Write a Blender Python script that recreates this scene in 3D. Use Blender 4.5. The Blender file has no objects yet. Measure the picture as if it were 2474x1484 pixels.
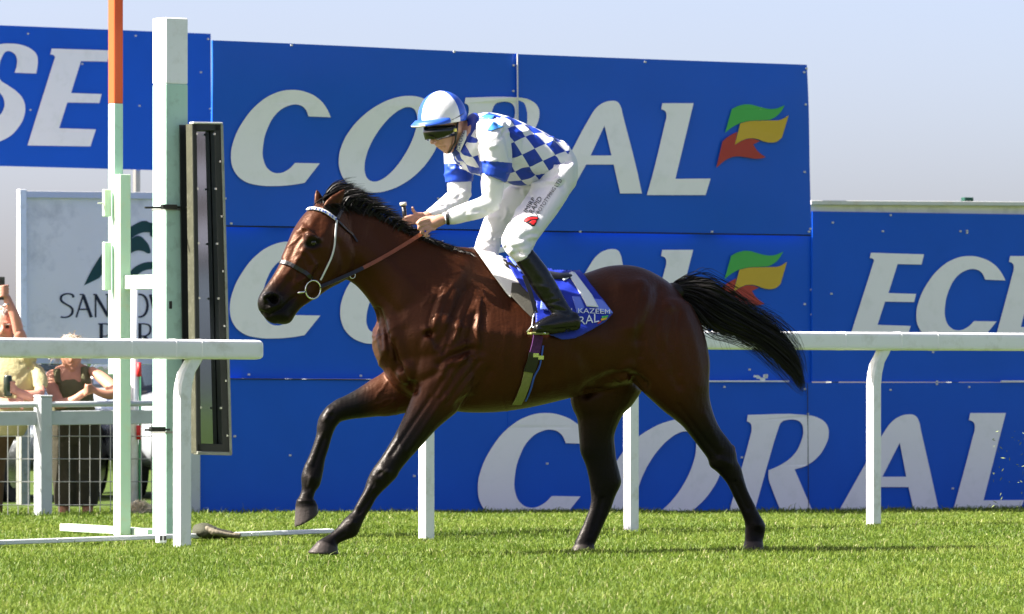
import bpy, bmesh, math, random
import numpy as np
from mathutils import Vector, Matrix
from mathutils.bvhtree import BVHTree
from mathutils.kdtree import KDTree
random.seed(7); RNG = np.random.default_rng(11)
S = bpy.context.scene
COL = S.collection
R = math.radians

# ------------------------------------------------------------------ camera, sky, sun, exposure
FPX, CX, YH, HC = 14100.0, 1236.5, 970.0, 0.766      # focal length, principal x, horizon y (in 2473-wide picture units), eye height
cam_d = bpy.data.cameras.new('camera'); cam = bpy.data.objects.new('camera', cam_d); COL.objects.link(cam)
cam.location = (0, 0, HC); cam.rotation_euler = (R(90), 0, 0)
cam_d.sensor_width = 36; cam_d.lens = 36 * FPX / 2473.0
cam_d.shift_y = (YH - 742.0) / 2473.0
cam_d.clip_start = 0.5; cam_d.clip_end = 9000
cam_d.dof.use_dof = True; cam_d.dof.focus_distance = 29.8; cam_d.dof.aperture_fstop = 10.0
S.camera = cam
SUN_AZ, SUN_EL = R(191), R(44)        # azimuth of the sun measured from +X (right of the picture) towards +Y (away from the camera)
W = bpy.data.worlds.new('World'); S.world = W; W.use_nodes = True
nt = W.node_tree; nt.nodes.clear()
sky = nt.nodes.new('ShaderNodeTexSky'); sky.sky_type = 'NISHITA'; sky.sun_disc = False
sky.sun_elevation = SUN_EL; sky.sun_rotation = R(90) - SUN_AZ
sky.altitude = 50; sky.air_density = 0.45; sky.dust_density = 2.5; sky.ozone_density = 0.6
bg = nt.nodes.new('ShaderNodeBackground'); bg.inputs[1].default_value = 0.08
wo = nt.nodes.new('ShaderNodeOutputWorld')
wb = nt.nodes.new('ShaderNodeMix'); wb.data_type = 'RGBA'; wb.blend_type = 'MULTIPLY'; wb.inputs[0].default_value = 1; wb.inputs[7].default_value = (1.10, 0.985, 0.94, 1)   # hazy white balance of the whole sky
nt.links.new(sky.outputs[0], wb.inputs[6]); nt.links.new(wb.outputs[2], bg.inputs[0]); nt.links.new(bg.outputs[0], wo.inputs[0])
sun_d = bpy.data.lights.new('sun', 'SUN'); sun = bpy.data.objects.new('sun', sun_d); COL.objects.link(sun)
sun_d.energy = 5.0; sun_d.angle = R(0.53); sun_d.color = (1.0, 0.945, 0.86)
SD = Vector((math.cos(SUN_EL) * math.cos(SUN_AZ), math.cos(SUN_EL) * math.sin(SUN_AZ), math.sin(SUN_EL)))
sun.rotation_euler = SD.to_track_quat('Z', 'Y').to_euler(); sun.location = (-20, 20, 30)
S.render.engine = 'CYCLES'
S.cycles.use_denoising = True
S.cycles.max_bounces = 6; S.cycles.transparent_max_bounces = 8
S.view_settings.view_transform = 'Standard'; S.view_settings.look = 'None'
S.view_settings.exposure = 2.0; S.view_settings.gamma = 1.0; S.view_settings.use_curve_mapping = False
S.render.resolution_x = 1024; S.render.resolution_y = 614

# ------------------------------------------------------------------ helpers
def P(px, py, Y):
    "world point at picture position (px, py) and distance Y"
    return Vector(((px - CX) * Y / FPX, Y, HC + (YH - py) * Y / FPX))

def new_obj(name, me, parent=None, label=None, cat=None, group=None, kind=None):
    o = bpy.data.objects.new(name, me); COL.objects.link(o)
    if parent is not None: o.parent = parent
    tag(o, label, cat, group, kind)
    return o

def tag(o, label=None, cat=None, group=None, kind=None):
    if label: o['label'] = label
    if cat: o['category'] = cat
    if group: o['group'] = group
    if kind: o['kind'] = kind
    return o

def empty(name, loc, rz=0.0, label=None, cat=None, group=None):
    o = bpy.data.objects.new(name, None); COL.objects.link(o)
    o.location = loc; o.rotation_euler = (0, 0, rz); o.empty_display_size = 0.2
    return tag(o, label, cat, group)

def mesh(name, verts, faces, mat=None, smooth=False):
    me = bpy.data.meshes.new(name)
    me.from_pydata([tuple(v) for v in verts], [], [tuple(f) for f in faces]); me.update()
    if mat: me.materials.append(mat)
    if smooth: me.polygons.foreach_set('use_smooth', [True] * len(me.polygons))
    return me

class MB:
    "collects simple shapes into one mesh"
    def __init__(s): s.v = []; s.f = []
    def add(s, vs, fs):
        n = len(s.v); s.v += [Vector(v) for v in vs]; s.f += [tuple(i + n for i in f) for f in fs]; return s
    def box(s, c, sx, sy, sz, ax=None, bev=0.0):
        "box of full sizes, ax = (ux, uy, uz) axes"
        ux, uy, uz = ax or (Vector((1, 0, 0)), Vector((0, 1, 0)), Vector((0, 0, 1)))
        c = Vector(c)
        if bev <= 0:
            vs = [c + ux * (a * sx / 2) + uy * (b * sy / 2) + uz * (d * sz / 2) for d in (-1, 1) for a, b in ((-1, -1), (1, -1), (1, 1), (-1, 1))]
            return s.add(vs, [(3, 2, 1, 0), (4, 5, 6, 7), (0, 1, 5, 4), (1, 2, 6, 5), (2, 3, 7, 6), (3, 0, 4, 7)])
        hx, hy, hz = sx / 2, sy / 2, sz / 2; b = min(bev, hx * .9, hy * .9, hz * .9)
        rings = []
        for z, i in ((-hz, b), (-hz + b, 0), (hz - b, 0), (hz, b)):
            xx, yy = hx - i, hy - i
            if i: ring = [(-xx + 0, -yy), (xx, -yy), (xx, -yy), (xx, yy), (xx, yy), (-xx, yy), (-xx, yy), (-xx, -yy)]
            ring = [(-hx + b, -yy), (hx - b, -yy), (xx, -hy + b), (xx, hy - b), (hx - b, yy), (-hx + b, yy), (-xx, hy - b), (-xx, -hy + b)]
            rings.append([c + ux * p + uy * q + uz * z for p, q in ring])
        vs = [v for r in rings for v in r]
        fs = [tuple(range(7, -1, -1)), tuple(range(24, 32))]
        for k in range(3):
            for j in range(8):
                fs.append((k * 8 + j, k * 8 + (j + 1) % 8, k * 8 + 8 + (j + 1) % 8, k * 8 + 8 + j))
        return s.add(vs, fs)
    def tube(s, pts, r, n=10, cap=True):
        pts = [Vector(p) for p in pts]; rs = r if isinstance(r, (list, tuple)) else [r] * len(pts)
        n0 = len(s.v); prev = None; ring = []
        for i, p in enumerate(pts):
            t = (pts[min(i + 1, len(pts) - 1)] - pts[max(i - 1, 0)]).normalized()
            if prev is None:
                a = Vector((0, 0, 1)) if abs(t.z) < .9 else Vector((1, 0, 0)); u = t.cross(a).normalized()
            else: u = (prev - t * prev.dot(t)).normalized()
            prev = u; w = t.cross(u)
            ring.append([p + (u * math.cos(2 * math.pi * k / n) + w * math.sin(2 * math.pi * k / n)) * rs[i] for k in range(n)])
        vs = [v for q in ring for v in q]; fs = []
        for i in range(len(pts) - 1):
            for k in range(n): fs.append((i * n + k, i * n + (k + 1) % n, (i + 1) * n + (k + 1) % n, (i + 1) * n + k))
        if cap: fs += [tuple(range(n - 1, -1, -1)), tuple(range((len(pts) - 1) * n, len(pts) * n))]
        return s.add(vs, fs)
    def build(s, name, mat, parent=None, smooth=False, **kw):
        o = new_obj(name, mesh(name, s.v, s.f, mat, smooth), parent, **kw)
        return o

def recalc(me):
    bm = bmesh.new(); bm.from_mesh(me); bmesh.ops.recalc_face_normals(bm, faces=bm.faces); bm.to_mesh(me); bm.free()

# ------------------------------------------------------------------ materials
def mat(name, col, rough=.6, spec=.5, var=.0, vscale=6.0, bump=.0, bscale=40.0, dirt=None, metal=0.0, sheen=0.0, coat=0.0, vdetail=6):
    "principled material with noise in the colour, dirt blotches and fine relief"
    m = bpy.data.materials.new(name); m.use_nodes = True; t = m.node_tree; b = t.nodes['Principled BSDF']
    b.inputs['Roughness'].default_value = rough; b.inputs['Specular IOR Level'].default_value = spec; b.inputs['Metallic'].default_value = metal
    if sheen: b.inputs['Sheen Weight'].default_value = sheen
    if coat: b.inputs['Coat Weight'].default_value = coat; b.inputs['Coat Roughness'].default_value = .25
    tc = t.nodes.new('ShaderNodeTexCoord'); c4 = (*col, 1)
    n = t.nodes.new('ShaderNodeTexNoise'); n.inputs['Scale'].default_value = vscale; n.inputs['Detail'].default_value = vdetail
    t.links.new(tc.outputs['Object'], n.inputs['Vector'])
    mx = t.nodes.new('ShaderNodeMix'); mx.data_type = 'RGBA'
    mx.inputs[6].default_value = tuple(min(1, x * (1 - var)) for x in col) + (1,); mx.inputs[7].default_value = tuple(min(1, x * (1 + var)) for x in col) + (1,)
    t.links.new(n.outputs[0], mx.inputs[0]); out = mx.outputs[2]
    if dirt:
        dcol, amt, sc = dirt
        n2 = t.nodes.new('ShaderNodeTexNoise'); n2.inputs['Scale'].default_value = sc; n2.inputs['Detail'].default_value = 9; n2.inputs['Roughness'].default_value = .65
        t.links.new(tc.outputs['Object'], n2.inputs['Vector'])
        rp = t.nodes.new('ShaderNodeMapRange'); rp.inputs[1].default_value = .52; rp.inputs[2].default_value = .75; rp.inputs[4].default_value = amt
        t.links.new(n2.outputs[0], rp.inputs[0])
        m2 = t.nodes.new('ShaderNodeMix'); m2.data_type = 'RGBA'; m2.inputs[7].default_value = (*dcol, 1)
        t.links.new(rp.outputs[0], m2.inputs[0]); t.links.new(out, m2.inputs[6]); out = m2.outputs[2]
    t.links.new(out, b.inputs['Base Color'])
    if bump:
        n3 = t.nodes.new('ShaderNodeTexNoise'); n3.inputs['Scale'].default_value = bscale; n3.inputs['Detail'].default_value = 5
        t.links.new(tc.outputs['Object'], n3.inputs['Vector'])
        bp = t.nodes.new('ShaderNodeBump'); bp.inputs['Strength'].default_value = bump; bp.inputs['Distance'].default_value = .01
        t.links.new(n3.outputs[0], bp.inputs['Height']); t.links.new(bp.outputs[0], b.inputs['Normal'])
    return m

M = {}
M['blue'] = mat('blue_vinyl', (.006, .102, .62), .30, .26, .10, 1.6, .03, 14)
M['blue2'] = mat('blue_vinyl_matt', (.005, .099, .61), .45, .22, .10, 2.2, .02, 14)
M['letter'] = mat('letter_vinyl', (.93, .89, .93), .5, .35, .03, 3, .0, dirt=((.66, .66, .65), .35, 7))
M['green_flag'] = mat('flag_green', (.07, .42, .08), .5, .35, .05)
M['yellow_flag'] = mat('flag_yellow', (.62, .40, .035), .5, .35, .05)
M['red_flag'] = mat('flag_red', (.42, .045, .03), .5, .35, .05)
M['rail'] = mat('rail_plastic', (.84, .85, .87), .42, .45, .05, 3, .03, 30, dirt=((.46, .46, .38), .55, 9))
M['post_green'] = mat('post_paint_green', (.40, .60, .50), .55, .35, .05, 3, .12, 30, dirt=((.22, .32, .24), .6, 14))
M['post_white'] = mat('post_paint_white', (.78, .80, .82), .55, .35, .04, 3, .15, 40, dirt=((.5, .5, .45), .4, 12))
M['post_cream'] = mat('post_paint_pale_green', (.48, .62, .47), .55, .35, .05, 4, .1, 30, dirt=((.6, .52, .28), .45, 11))
M['orange'] = mat('orange_paint', (.62, .085, .018), .45, .4, .05, 3)
M['frame_metal'] = mat('frame_metal', (.30, .31, .26), .5, .4, .25, 9, .2, 60, dirt=((.12, .12, .07), .7, 18), metal=.35)
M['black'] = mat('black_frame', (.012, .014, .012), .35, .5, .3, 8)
M['chrome'] = mat('bright_metal', (.75, .75, .72), .2, .5, .05, 8, metal=1.0)
M['steel'] = mat('dull_steel', (.45, .44, .42), .4, .5, .15, 12, metal=.9)
M['alu'] = mat('aluminium_frame', (.62, .62, .60), .42, .5, .1, 6, .1, 50, dirt=((.42, .30, .18), .5, 6), metal=.25)
M['white_board'] = mat('weathered_white_board', (.86, .80, .74), .55, .35, .06, 2.5, .05, 40, dirt=((.33, .31, .29), .55, 3.2))
M['dark_green'] = mat('print_dark_green', (.008, .055, .04), .5, .35, .1)
M['print_black'] = mat('print_black', (.012, .014, .018), .5, .35, .1)
M['fence_white'] = mat('fence_paint_grey_white', (.52, .55, .56), .5, .4, .06, 4, .06, 30, dirt=((.35, .36, .33), .5, 7))
# ------------------------------------------------------------------ ground and grass
GP = np.array([[0, 30, -.022], [-1.2, 29.4, -.024], [1.3, 30.5, -.014], [-1.868, 33.2, -.066], [-.498, 34.05, -.052], [.714, 34.9, -.019], [2.224, 35.9, -.002],
               [-2.2, 41.2, -.045], [0, 42.8, -.06], [2.27, 44.2, -.085], [3.6, 45, -.09], [-3, 40.3, -.05], [-3.5, 32, -.06], [0, 21, -.02], [-3, 25, -.022], [3, 25, -.022], [0, 15, -.02], [-.6, 27, -.024], [.8, 27.5, -.024], [-2.4, 33.8, -.05]])
def gz(x, y):
    x = np.asarray(x, float); y = np.asarray(y, float)
    num = np.zeros(np.broadcast(x, y).shape); den = np.zeros_like(num)
    for px, py, pz in GP:
        w = 1.0 / (((x - px) ** 2 + (y - py) ** 2) + .25) ** 1.6
        num = num + w * pz; den = den + w
    far = np.clip((y - 50) / 150, 0, 1)
    return num / den * (1 - far) - .06 * far

def g_at(x, y): return float(gz(x, y))

def axis_vals(lo, hi, step, out):
    a = list(np.arange(lo, hi + 1e-6, step)); d = step; v = hi
    while v < out: d *= 1.45; v += d; a.append(v)
    d = step; v = lo
    while v > -out: d *= 1.45; v -= d; a.insert(0, v)
    return np.array(a)
gx = axis_vals(-8, 8, .5, 4500); gy = axis_vals(8, 60, .5, 4500)
XX, YY = np.meshgrid(gx, gy); ZZ = gz(XX, YY)
nx, ny = len(gx), len(gy)
gf = [(j * nx + i, j * nx + i + 1, (j + 1) * nx + i + 1, (j + 1) * nx + i) for j in range(ny - 1) for i in range(nx - 1)]

def ground_mat():
    m = bpy.data.materials.new('turf_soil'); m.use_nodes = True; t = m.node_tree; b = t.nodes['Principled BSDF']
    b.inputs['Roughness'].default_value = .95; b.inputs['Specular IOR Level'].default_value = .1
    tc = t.nodes.new('ShaderNodeTexCoord'); n = t.nodes.new('ShaderNodeTexNoise'); n.inputs['Scale'].default_value = 9; n.inputs['Detail'].default_value = 10
    t.links.new(tc.outputs['Object'], n.inputs['Vector'])
    r = t.nodes.new('ShaderNodeValToRGB'); r.color_ramp.elements[0].position = .3; r.color_ramp.elements[0].color = (.03, .05, .01, 1)
    r.color_ramp.elements[1].position = .7; r.color_ramp.elements[1].color = (.08, .12, .022, 1)
    t.links.new(n.outputs[0], r.inputs[0]); t.links.new(r.outputs[0], b.inputs['Base Color'])
    return m
new_obj('ground', mesh('ground', np.stack([XX.ravel(), YY.ravel(), ZZ.ravel()], 1), gf, ground_mat(), True), kind='structure')

def blade_mat():
    m = bpy.data.materials.new('grass_blade'); m.use_nodes = True; t = m.node_tree; b = t.nodes['Principled BSDF']
    b.inputs['Roughness'].default_value = .5; b.inputs['Specular IOR Level'].default_value = .22
    at = t.nodes.new('ShaderNodeAttribute'); at.attribute_name = 'tint'
    r = t.nodes.new('ShaderNodeValToRGB'); e = r.color_ramp.elements
    e[0].position = 0; e[0].color = (.054, .104, .009, 1); e[1].position = 1; e[1].color = (.42, .39, .22, 1)
    for p, c in ((.35, (.104, .170, .019)), (.65, (.182, .244, .035)), (.88, (.270, .308, .075))):
        q = e.new(p); q.color = (*c, 1)
    t.links.new(at.outputs['Fac'], r.inputs[0])
    tr = t.nodes.new('ShaderNodeBsdfTranslucent'); mx = t.nodes.new('ShaderNodeMixShader'); mx.inputs[0].default_value = .42
    t.links.new(r.outputs[0], b.inputs['Base Color']); t.links.new(r.outputs[0], tr.inputs['Color'])
    o = t.nodes['Material Output']
    t.links.new(b.outputs[0], mx.inputs[1]); t.links.new(tr.outputs[0], mx.inputs[2]); t.links.new(mx.outputs[0], o.inputs[0])
    return m

def vnoise(x, y, s, seed=0):
    "cheap smooth value noise"
    x = x * s; y = y * s; xi = np.floor(x).astype(int); yi = np.floor(y).astype(int); fx = x - xi; fy = y - yi
    def h(a, b): return (np.sin(a * 127.1 + b * 311.7 + seed * 74.7) * 43758.5453) % 1.0
    u = fx * fx * (3 - 2 * fx); v = fy * fy * (3 - 2 * fy)
    return (h(xi, yi) * (1 - u) + h(xi + 1, yi) * u) * (1 - v) + (h(xi, yi + 1) * (1 - u) + h(xi + 1, yi + 1) * u) * v

def make_grass(n):
    # distances: denser near the lens because the sward is seen almost edge-on
    y = 17.5 + (52 - 17.5) * RNG.random(n) ** 1.15
    half = y * 0.0905 + 1.3
    x = (RNG.random(n) * 2 - 1) * half
    keep = ~((y > 46.3 + .676 * x * 1.0) )
    x, y = x[keep], y[keep]; n = len(x)
    z = gz(x, y)
    p1 = vnoise(x, y, .9, 1); p2 = vnoise(x, y, 3.1, 2); p3 = vnoise(x, y, 9, 3)
    patch = .45 * p1 + .35 * p2 + .2 * p3
    h = (.016 + .016 * RNG.random(n)) * (.75 + .55 * p2) * np.where(RNG.random(n) < .03, 1.7, 1.0)
    h *= np.clip(1.15 - (y - 30) * .004, .9, 1.2)
    # longer tufts along the foot of the hoardings
    edge = np.clip(1 - np.abs(y - (43.2 + .676 * x)) / .5, 0, 1); h *= 1 + .9 * edge * RNG.random(n)
    wd = (.0017 + .0013 * RNG.random(n)) * np.clip(y / 30, .8, 1.4)
    a = RNG.random(n) * 2 * np.pi; lean = h * (.25 + 1.0 * RNG.random(n) ** 1.5); la = RNG.random(n) * 2 * np.pi
    dx, dy = np.cos(a) * wd, np.sin(a) * wd; lx, ly = np.cos(la) * lean, np.sin(la) * lean
    V = np.empty((n, 5, 3), np.float32)
    V[:, 0] = np.stack([x - dx, y - dy, z - .004], 1); V[:, 1] = np.stack([x + dx, y + dy, z - .004], 1)
    V[:, 2] = np.stack([x + dx * .8 + lx * .35, y + dy * .8 + ly * .35, z + h * .6], 1)
    V[:, 3] = np.stack([x - dx * .8 + lx * .35, y - dy * .8 + ly * .35, z + h * .6], 1)
    V[:, 4] = np.stack([x + lx, y + ly, z + h * (.95 - .3 * RNG.random(n))], 1)
    me = bpy.data.meshes.new('grass'); me.vertices.add(n * 5); me.vertices.foreach_set('co', V.ravel())
    base = np.arange(n) * 5
    loops = np.stack([base, base + 1, base + 2, base + 3, base + 3, base + 2, base + 4], 1).astype(np.int32)
    me.loops.add(n * 7); me.loops.foreach_set('vertex_index', loops.ravel())
    ls = np.stack([np.arange(n) * 7, np.arange(n) * 7 + 4], 1).ravel().astype(np.int32)
    me.polygons.add(n * 2); me.polygons.foreach_set('loop_start', ls)
    me.update(calc_edges=True)
    tint = np.clip(.10 + .46 * patch + .20 * vnoise(x, y, .35, 7) + .15 * RNG.standard_normal(n), 0, .84); tint = np.where(RNG.random(n) < .035, .9 + .1 * RNG.random(n), tint)
    at = me.attributes.new('tint', 'FLOAT', 'POINT'); at.data.foreach_set('value', np.repeat(tint, 5).astype(np.float32))
    me.materials.append(blade_mat())
    return me
new_obj('grass', make_grass(680000), label='short sunlit green racecourse turf in front of the hoardings', cat='grass', kind='stuff')

# ------------------------------------------------------------------ track directions and planes
TH = math.atan(.676)
D = Vector((math.cos(TH), math.sin(TH), 0)); N = Vector((math.sin(TH), -math.cos(TH), 0)); UP = Vector((0, 0, 1))
AX = (D, N, UP)                                     # box axes: along the track, towards the track, up
RZ = TH
def on_plane(px, py, Y0, X0, off=0.0):
    "ray through picture point onto the vertical plane through (X0, Y0) along D, moved off towards the track"
    k = (px - CX) / FPX
    # plane: (p - q).N = 0 with q = (X0, Y0) + N*off
    qx, qy = X0 + N.x * off, Y0 + N.y * off
    Y = (qx * N.x + qy * N.y) / (k * N.x + N.y)
    return P(px, py, Y)
BX, BY = -2.164, 42.0                               # the hoarding plane
def PB(px, py, off=0.0): return on_plane(px, py, BY, BX, off)

# ------------------------------------------------------------------ letters (outlines in their own unit height)
def shp(pts, ox, oy, h): return [((p[0] - ox) / h, (p[1] - oy) / h) + tuple(p[2:]) for p in pts]
c = 'c'
LET = {}
LET['R'] = [shp([(303,318,c),(640,318),(715,335),(765,375),(776,430),(755,500),(705,570),(640,615),(575,635,c),(703,929,c),(515,929,c),(440,740),(424,690),(423,640,c),(500,605),(570,550),(610,480),(625,400),(610,362),(580,347),(530,348),(500,360),(485,385),(327,929,c),(180,929,c),(318,440),(326,395),(318,366),(298,355,c)], 180, 312, 617)]
LET['A'] = [shp([(800,929,c),(1100,408),(1140,357),(1185,327),(1235,315),(1275,322),(1296,352),(1308,405),(1425,929,c),(1280,929,c),(1235,738,c),(1052,738,c),(945,929,c)], 800, 312, 617), shp([(1185,480,c),(1222,678,c),(1083,678,c)], 800, 312, 617)]
LET['L'] = [shp([(1603,312,c),(1810,312,c),(1680,820,c),(1915,818,c),(1882,929,c),(1490,929,c),(1618,450),(1630,395),(1622,366),(1595,352,c)], 1490, 312, 617)]
LET['C'] = [shp([(797,284,c),(785,262),(765,240),(735,224),(697,218),(658,226),(620,250),(586,291),(563,338),(556,378),(563,412),(586,437),(622,448),(660,450),(705,447),(735,442,c),(773,395,c),(712,394,c),(695,410),(670,419),(648,411),(635,388),(634,350),(644,310),(664,275),(690,257),(716,254),(733,264),(742,282,c)], 556, 226, 224)]
def ell(cx, cy, rx, ry, sh, n=20): return [(cx + rx * math.cos(2*math.pi*i/n) - sh * ry * math.sin(2*math.pi*i/n), cy + ry * math.sin(2*math.pi*i/n)) for i in range(n)]
LET['O'] = [shp(ell(938, 343, 116, 117, .38), 800, 230, 224), shp(ell(940, 343, 48, 90, .46), 800, 230, 224)]
LET['E'] = [shp([(405,388,c),(872,402,c),(850,492,c),(640,488,c),(560,742,c),(803,750,c),(785,822,c),(530,818,c),(465,1022,c),(757,1032,c),(712,1168,c),(212,1160,c),(425,480),(432,458),(420,440),(395,435,c)], 212, 388, 772)]
LET['S'] = [shp([(285,597,c),(298,510),(290,450),(250,405),(180,372),(90,358),(-20,368),(-110,420),(-160,510),(-150,600),(-90,680),(-10,745),(30,810),(25,880),(-20,940),(-80,960),(-150,940),(-185,880),(-190,840,c),(-330,840,c),(-345,1000),(-300,1090),(-180,1150),(-60,1150),(70,1100),(140,1030),(185,950),(198,870),(180,800),(130,740),(60,690),(-5,640),(-10,560),(10,470),(50,420),(95,428),(125,460),(130,530),(112,590,c)], -345, 388, 772)]
FLAG = {'green_flag': [(225,100,c),(270,78),(330,70),(390,85),(440,97),(490,97),(548,75,c),(520,120),(490,148),(455,166,c),(400,169),(330,173),(275,186,c),(230,210),(185,245,c)],
        'yellow_flag': [(275,188,c),(330,175),(400,172),(470,170),(520,166),(570,138,c),(530,275,c),(500,300),(460,307),(420,300),(380,285),(340,280),(300,288),(240,322,c)],
        'red_flag': [(165,300,c),(200,270),(255,240,c),(240,322,c),(300,290),(340,283),(395,297,c),(352,318,c),(380,360),(430,398,c),(380,407),(310,398),(250,392),(200,405),(125,462,c)]}

def shape_mesh(name, loops, material, fn, thick=.002, nrm=None, res=5):
    "fills 2-D outlines (smooth points, corners marked c), maps them with fn and gives them thickness"
    cu = bpy.data.curves.new(name, 'CURVE'); cu.dimensions = '2D'; cu.fill_mode = 'BOTH'; cu.resolution_u = res
    for lp in loops:
        sp = cu.splines.new('BEZIER'); sp.bezier_points.add(len(lp) - 1); sp.use_cyclic_u = True
        for b, p in zip(sp.bezier_points, lp):
            b.co = (p[0], -p[1], 0); ht = 'VECTOR' if len(p) > 2 else 'AUTO'
            b.handle_left_type = ht; b.handle_right_type = ht
    o = bpy.data.objects.new(name, cu); COL.objects.link(o)
    dg = bpy.context.evaluated_depsgraph_get(); me0 = o.evaluated_get(dg).to_mesh()
    v = [(q.co.x, -q.co.y) for q in me0.vertices]; f = [tuple(p.vertices) for p in me0.polygons]
    o.evaluated_get(dg).to_mesh_clear(); bpy.data.objects.remove(o); bpy.data.curves.remove(cu)
    vs = [fn(a, b) for a, b in v]
    return mesh(name, vs, f, material)

def text_mesh(name, body, material, fn, font=None, shear=0, res=3):
    cu = bpy.data.curves.new(name, 'FONT'); cu.body = body; cu.resolution_u = res; cu.shear = shear
    o = bpy.data.objects.new(name, cu); COL.objects.link(o)
    dg = bpy.context.evaluated_depsgraph_get(); me0 = o.evaluated_get(dg).to_mesh()
    v = [(q.co.x, q.co.y) for q in me0.vertices]; f = [tuple(p.vertices) for p in me0.polygons]
    o.evaluated_get(dg).to_mesh_clear(); bpy.data.objects.remove(o); bpy.data.curves.remove(cu)
    return mesh(name, [fn(a, b) for a, b in v], f, material)

# ------------------------------------------------------------------ hoardings
def quad_panel(name, corners, off, material, parent, nxs=24, nys=14, buckle=0.0, seed=0, thick=.018):
    "a sheet panel with thickness between four picture corners (tl, tr, br, bl); buckle bends it gently"
    tl, tr, br, bl = [PB(px, py, off) for px, py in corners]
    vs = []; 
    for j in range(nys + 1):
        for i in range(nxs + 1):
            u, v = i / nxs, j / nys
            p = tl.lerp(tr, u).lerp(bl.lerp(br, u), v)
            if buckle:
                e = (4 * u * (1 - u)) ** .5 * .6 + .4
                b = (math.sin(u * 5.1 + seed) * .5 + math.sin(v * 4.3 + u * 2.2 + seed * 1.7) * .8 + math.sin(v * 9.5 - u * 3 + seed) * .25 + math.sin(u * 13 + v * 6 + seed * 3) * .10)
                p = p + N * (buckle * b * e)
            vs.append(p)
    n1 = len(vs); vs += [p - N * thick for p in vs]
    w = nxs + 1; fs = []
    for j in range(nys):
        for i in range(nxs):
            a = j * w + i
            fs.append((a, a + w, a + w + 1, a + 1)); fs.append((n1 + a, n1 + a + 1, n1 + a + w + 1, n1 + a + w))
    rim = [i for i in range(nxs)] , 
    top = [(i, i + 1) for i in range(nxs)]; bot = [(nys * w + i + 1, nys * w + i) for i in range(nxs)]
    lef = [((j + 1) * w, j * w) for j in range(nys)]; rig = [(j * w + nxs, (j + 1) * w + nxs) for j in range(nys)]
    for a, b in top + bot + lef + rig:
        q0 = len(vs); vs += [vs[a], vs[b], vs[b + n1], vs[a + n1]]; fs.append((q0, q0 + 1, q0 + 2, q0 + 3))     # the rim has its own vertices: crisp edges
    me = mesh(name, vs, fs, material)
    for p in me.polygons: p.use_smooth = abs(p.normal.dot(N)) > .7
    o = new_obj(name, me, parent)
    bv = BVHTree.FromPolygons(vs[:n1], [f for f in fs if max(f) < n1])
    return o, bv

def stick(bvs, px, py, off, lift=.003):
    "point on the bent panels in front of which a letter lies"
    p = PB(px, py, off)
    for bv in bvs:
        h = bv.ray_cast(p + N * .6, -N, 1.4)
        if h[0]: return h[0] + N * lift
    return p + N * lift

def letters_on(parent, bvs, off, items, prefix='letter', m=None, res=4):
    for ch, px, py, h in items:
        loops = LET[ch]
        me = shape_mesh(prefix, loops, m or M['letter'], lambda a, b: stick(bvs, px + a * h, py + b * h, off, .012), res=res)
        # fine triangles of big flat letters follow bent panels loosely, so they ride a little proud
        new_obj(prefix, me, parent)

def flag_on(parent, bvs, off, dy):
    for k, (mn, pts) in enumerate(FLAG.items()):
        me = shape_mesh('flag_stripe', [pts], M[mn], lambda a, b: stick(bvs, 1674.5 + a * .3907, 225.4 + b * .3907 + dy, off, .012 + .003 * k), res=5)
        new_obj('flag_stripe', me, parent)

def bolts(parent, bvs, off, pts, r=.008):
    mb = MB()
    for px, py in pts:
        p = stick(bvs, px, py, off, .004); mb.box(p, r * 2, .012, r * 1.7, AX)
    o = mb.build('bolt_heads', M['alu'], parent); o['kind'] = 'stuff'

def posts_behind(parent, pxs, ytop, off):
    for px in pxs:
        a = PB(px, ytop, -.10); g = g_at(a.x, a.y)
        MB().box((a.x, a.y, (a.z + g - .3) / 2), .07, .07, a.z - g + .3, AX).build('support_post', M['frame_metal'], parent)

def board_root(name, px, off, label):
    p = PB(px, 1200, off); p.z = g_at(p.x, p.y)
    return empty(name, (0, 0, 0), 0, label, 'hoarding')

# upper board
b = board_root('advertising_board', 1230, .05, 'big upper blue hoarding of two buckled panels, white letters and flag logo at right')
o1, v1 = quad_panel('panel', [(511, 98), (1249, 130), (1252, 556), (514, 544)], .06, M['blue'], b, 40, 22, .026, .6)
o2, v2 = quad_panel('panel', [(1250, 131), (1948, 157), (1959, 567), (1253, 556.5)], .075, M['blue'], b, 40, 22, .022, 2.4)
p0, p1 = PB(1249.5, 131, .085), PB(1252.5, 556, .085)
MB().tube([p0, p1], .006, 6).build('joint_strip', M['alu'], b)
letters_on(b, (v2, v1), .06, [('C', 556, 226, 224), ('O', 806, 236, 224), ('R', 1080, 234, 227), ('A', 1316, 243, 225), ('L', 1556, 250, 222)])
flag_on(b, (v2, v1), .07, 0)
bolts(b, (v2, v1), .07, [(1243, 158), (1243, 220), (1945, 166), (1939, 175), (1941, 253), (1940, 416), (1955, 553), (1720, 560), (1952, 560), (1830, 263), (1833, 262), (545, 480), (600, 300), (1062, 480), (700, 110), (1100, 125), (1560, 150), (1400, 560), (560, 540), (930, 548)])
posts_behind(b, (560, 900, 1240, 1600, 1920), 200, .05)
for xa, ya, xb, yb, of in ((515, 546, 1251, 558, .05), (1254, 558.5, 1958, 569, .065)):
    MB().tube([PB(xa, ya, of), PB(xb, yb, of)], .006, 6).build('shadow_strip', M['black'], b)  # black strip put in for the shade under the jutting upper panels
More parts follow.
